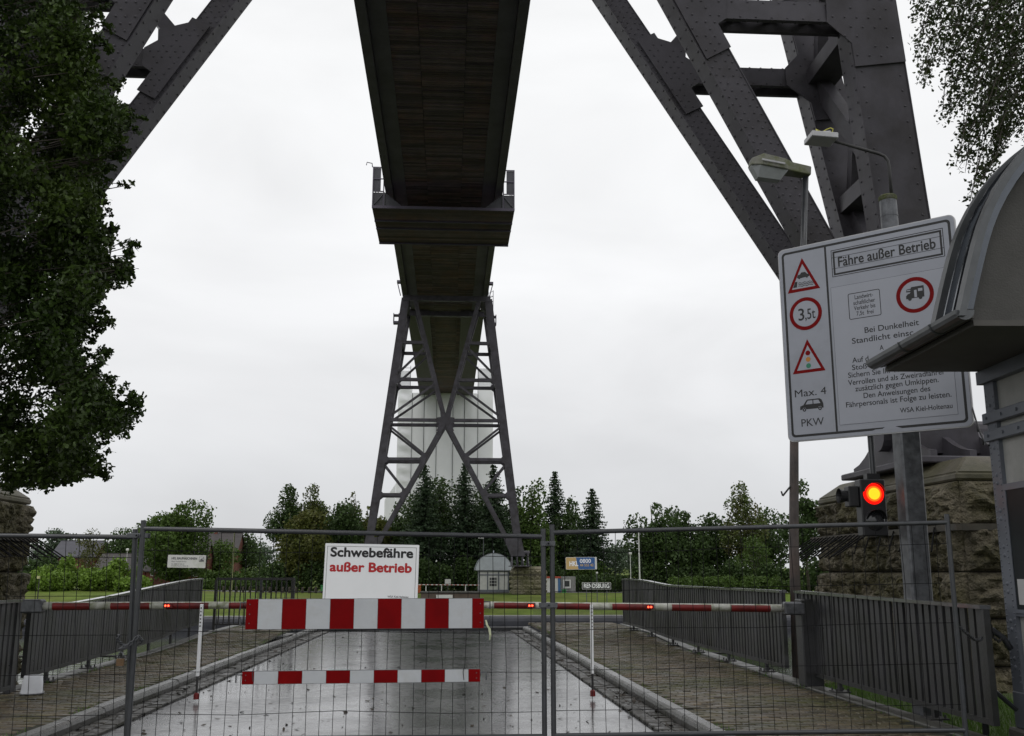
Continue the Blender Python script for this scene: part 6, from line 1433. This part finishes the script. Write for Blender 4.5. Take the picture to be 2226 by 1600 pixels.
# town sign
p = empty("town_sign", (17.3, 121, -2.2), "black town name sign reading RENDSBURG on thin posts across the canal", "sign")
a = at(1265.5, 1281, 121); b = at(1328, 1266, 121); fr_ = frame((a.x, 121, a.z), (1, 0, 0), (0, 0, 1)); W2, H2 = b.x - a.x, b.z - a.z
q = MB(); q.prism([(0, 0), (W2, 0), (W2, H2), (0, H2)], fr_, -.06, 0); q.build("border_panel", FWHITE, p); q = MB(); q.prism([(.05, .05), (W2 - .05, .05), (W2 - .05, H2 - .05), (.05, H2 - .05)], fr_, .002, .01); q.build("black_field", BLACK, p)
text("lettering", "RENDSBURG", fr_, .20, .17, .72, WHITEP, p, bold=.02, width=W2 - .4, c=.013)
for xx in (1275, 1298, 1319): c = at(xx, 1281, 121.1); q = MB(); q.tube((c.x, 121.12, far_z(c.x, 121) - .2), (c.x, 121.12, b.z if xx != 1298 else b.z + 1.0), .05, 8); q.build("post", GALV, p)
q = MB(); c = at(1298, 1262, 121.1); q.lathe((c.x, 121.12, b.z + .98), [(.04, 0), (.14, .08), (.14, .2), (.05, .26), (.001, .27)], 10); q.build("lamp_head", FWHITE, p)
# railing on the far quay
p = empty("quay_railing", (16, 112.3, -2.95), "fine bar railing along the far quay below the town sign", "railing")
q = MB(); q.box(9.4, 24, 112.2, 112.26, -1.98, -1.93); q.build("top_rail", GALVD, p); q = MB(); x = 9.4
while x < 24: q.box(x - .012, x + .012, 112.21, 112.25, -2.94, -1.981); x += .14
o = q.build("bars", GALVD, p); o["kind"] = "stuff"
# far landing stage with boom and low wall
p = empty("far_landing", (0, 116, -3), "low brown landing wall with a white plate across the canal", "landing"); 
wb(p, "wall", mat("brown_wall", (.10, .075, .06), .8, .3, 1), 915, 1042, 1289, 1302, 117, 3); wb(p, "coping", CONC, 913, 1044, 1286, 1289, 116.9, 3.2); wb(p, "white_plate", FWHITE, 948, 984, 1293, 1300, 116.85, .1)
p = empty("boom_barrier", (0, 124, -1), "thin far boom barrier left of the domed kiosk", "boom barrier")
a = at(905, 1271, 124); b = at(1044, 1272, 124); n_ = 30; PINKC = mat('faded_red_film', (.32, .12, .10), .5, .1)
for i in range(n_): q = MB(); q.tube(a.lerp(b, i / n_), a.lerp(b, (i + 1) / n_), .045, 8); q.build("boom_section", FWHITE if i % 2 else PINKC, p)
for xx in (926, 960, 1012): c = at(xx, 1272, 124); q = MB(); q.box(c.x - .05, c.x + .05, 124.08, 124.16, far_z(c.x, 124) - .1, c.z); q.build("support", FWHITE, p)
p = empty("parking_sign_board", (-2, 150, -1), "small pale board behind the far boom barrier", "board"); wb(p, "panel", FWHITE, 967, 980, 1259, 1269, 150, .1); wb(p, "post", GALVD, 972.5, 974.5, 1269, 1290, 150.02, .08)
# masts and lamps on the far bank
def mast(x, y0, Y, r, m, label, head=None, nm="mast"):
    a = at(x, y0, Y); zg = far_z(a.x, Y) - .2; p = empty(nm, (a.x, Y, zg), label, "mast" if nm == "mast" else "street lamp"); q = MB(); q.tube((a.x, Y, zg), (a.x, Y, a.z), r, 8, r * .7); q.build("pole", m, p)
    if head == 'arm': q = MB(); q.box(a.x - .75, a.x + .05, Y - .12, Y + .12, a.z - .05, a.z + .12); q.build("lamp_head", FWHITE, p, bevel=.03)
    elif head == 'ball': q = MB(); q.lathe((a.x, Y, a.z - .05), [(.05, 0), (.2, .1), (.24, .25), (.18, .4), (.001, .46)], 12); q.build("lamp_head", FWHITE, p, smooth=True)
    else: q = MB(); q.lathe((a.x, Y, a.z - .02), [(r * .7, 0), (r * .9, .05), (.001, .12)], 8); q.build("cap", m, p)
OLIVEM = mat("olive_mast_paint", (.20, .21, .10), .6, .15)
mast(510, 1158, 128, .11, OLIVEM, "pale olive mast standing on the meadow left of the birches"); mast(1388, 1152, 124, .10, FWHITE, "tall thin white mast above the long right-hand railing"); mast(1051, 1170, 146, .07, GALV, "street lamp behind the domed far kiosk", 'arm', "street_lamp"); mast(1370, 1206, 140, .06, FWHITE, "ball-headed lamp left of the thin white mast", 'ball', "street_lamp"); mast(277, 1198, 150, .05, FWHITE, "thin pole in front of the low house wing", 'ball', "street_lamp")
mast(83, 1258, 113.5, .12, OLIVEM, "short marker post with pale head on the left meadow", 'ball', "mast") if False else None
p = empty("marker_post", (at(83, 1300, 118).x, 118, -3), "marker post with a pale yellow head on the left meadow", "post"); wb(p, "post", IRON, 81.5, 84.5, 1258, 1306, 118, .14); wb(p, "head", mat("pale_yellow", (.5, .5, .25), .5, .1), 80, 86, 1252, 1258, 117.97, .24)
WOODP = mat("brown_bollard_wood", (.045, .035, .028), .8, .3, 3)
bm = MB(); bm.lathe((0, 0, 0), [(.001, 0), (.16, 0), (.15, .75), (.11, .85), (.001, .87)], 10); bme = bm.mesh("bollard", WOODP)
ORD = 'first second third fourth fifth sixth seventh eighth ninth tenth eleventh twelfth thirteenth fourteenth fifteenth sixteenth'.split()
for i in range(16):
    x = 482 + 14.5 * i; c = at(x, 1285, 140); tag(link("bollard", bme, None, (c.x, 141 - .02 * i, far_z(c.x, 141) - .05), (0, 0, i)), ORD[i] + " brown wooden bollard from the left in the far lane row", "bollard", "bollards along the far lane")
# traffic warning triangle far left and parked car behind the central trees
p = empty("warning_sign", (at(585, 1240, 150).x, 150, -1), "small pale triangular sign seen from behind left of the tall birches", "sign"); c = at(586, 1246, 150); fr_ = frame((c.x, 150, c.z), (1, 0, 0), (0, 0, 1)); q = MB(); q.prism([(-.45, 0), (.45, 0), (0, .8)], fr_, -.03, 0); q.build("plate", GALV, p); q = MB(); q.tube((c.x, 150.05, far_z(c.x, 150) - .2), (c.x, 150.05, c.z + .3), .03, 6); q.build("post", GALV, p)
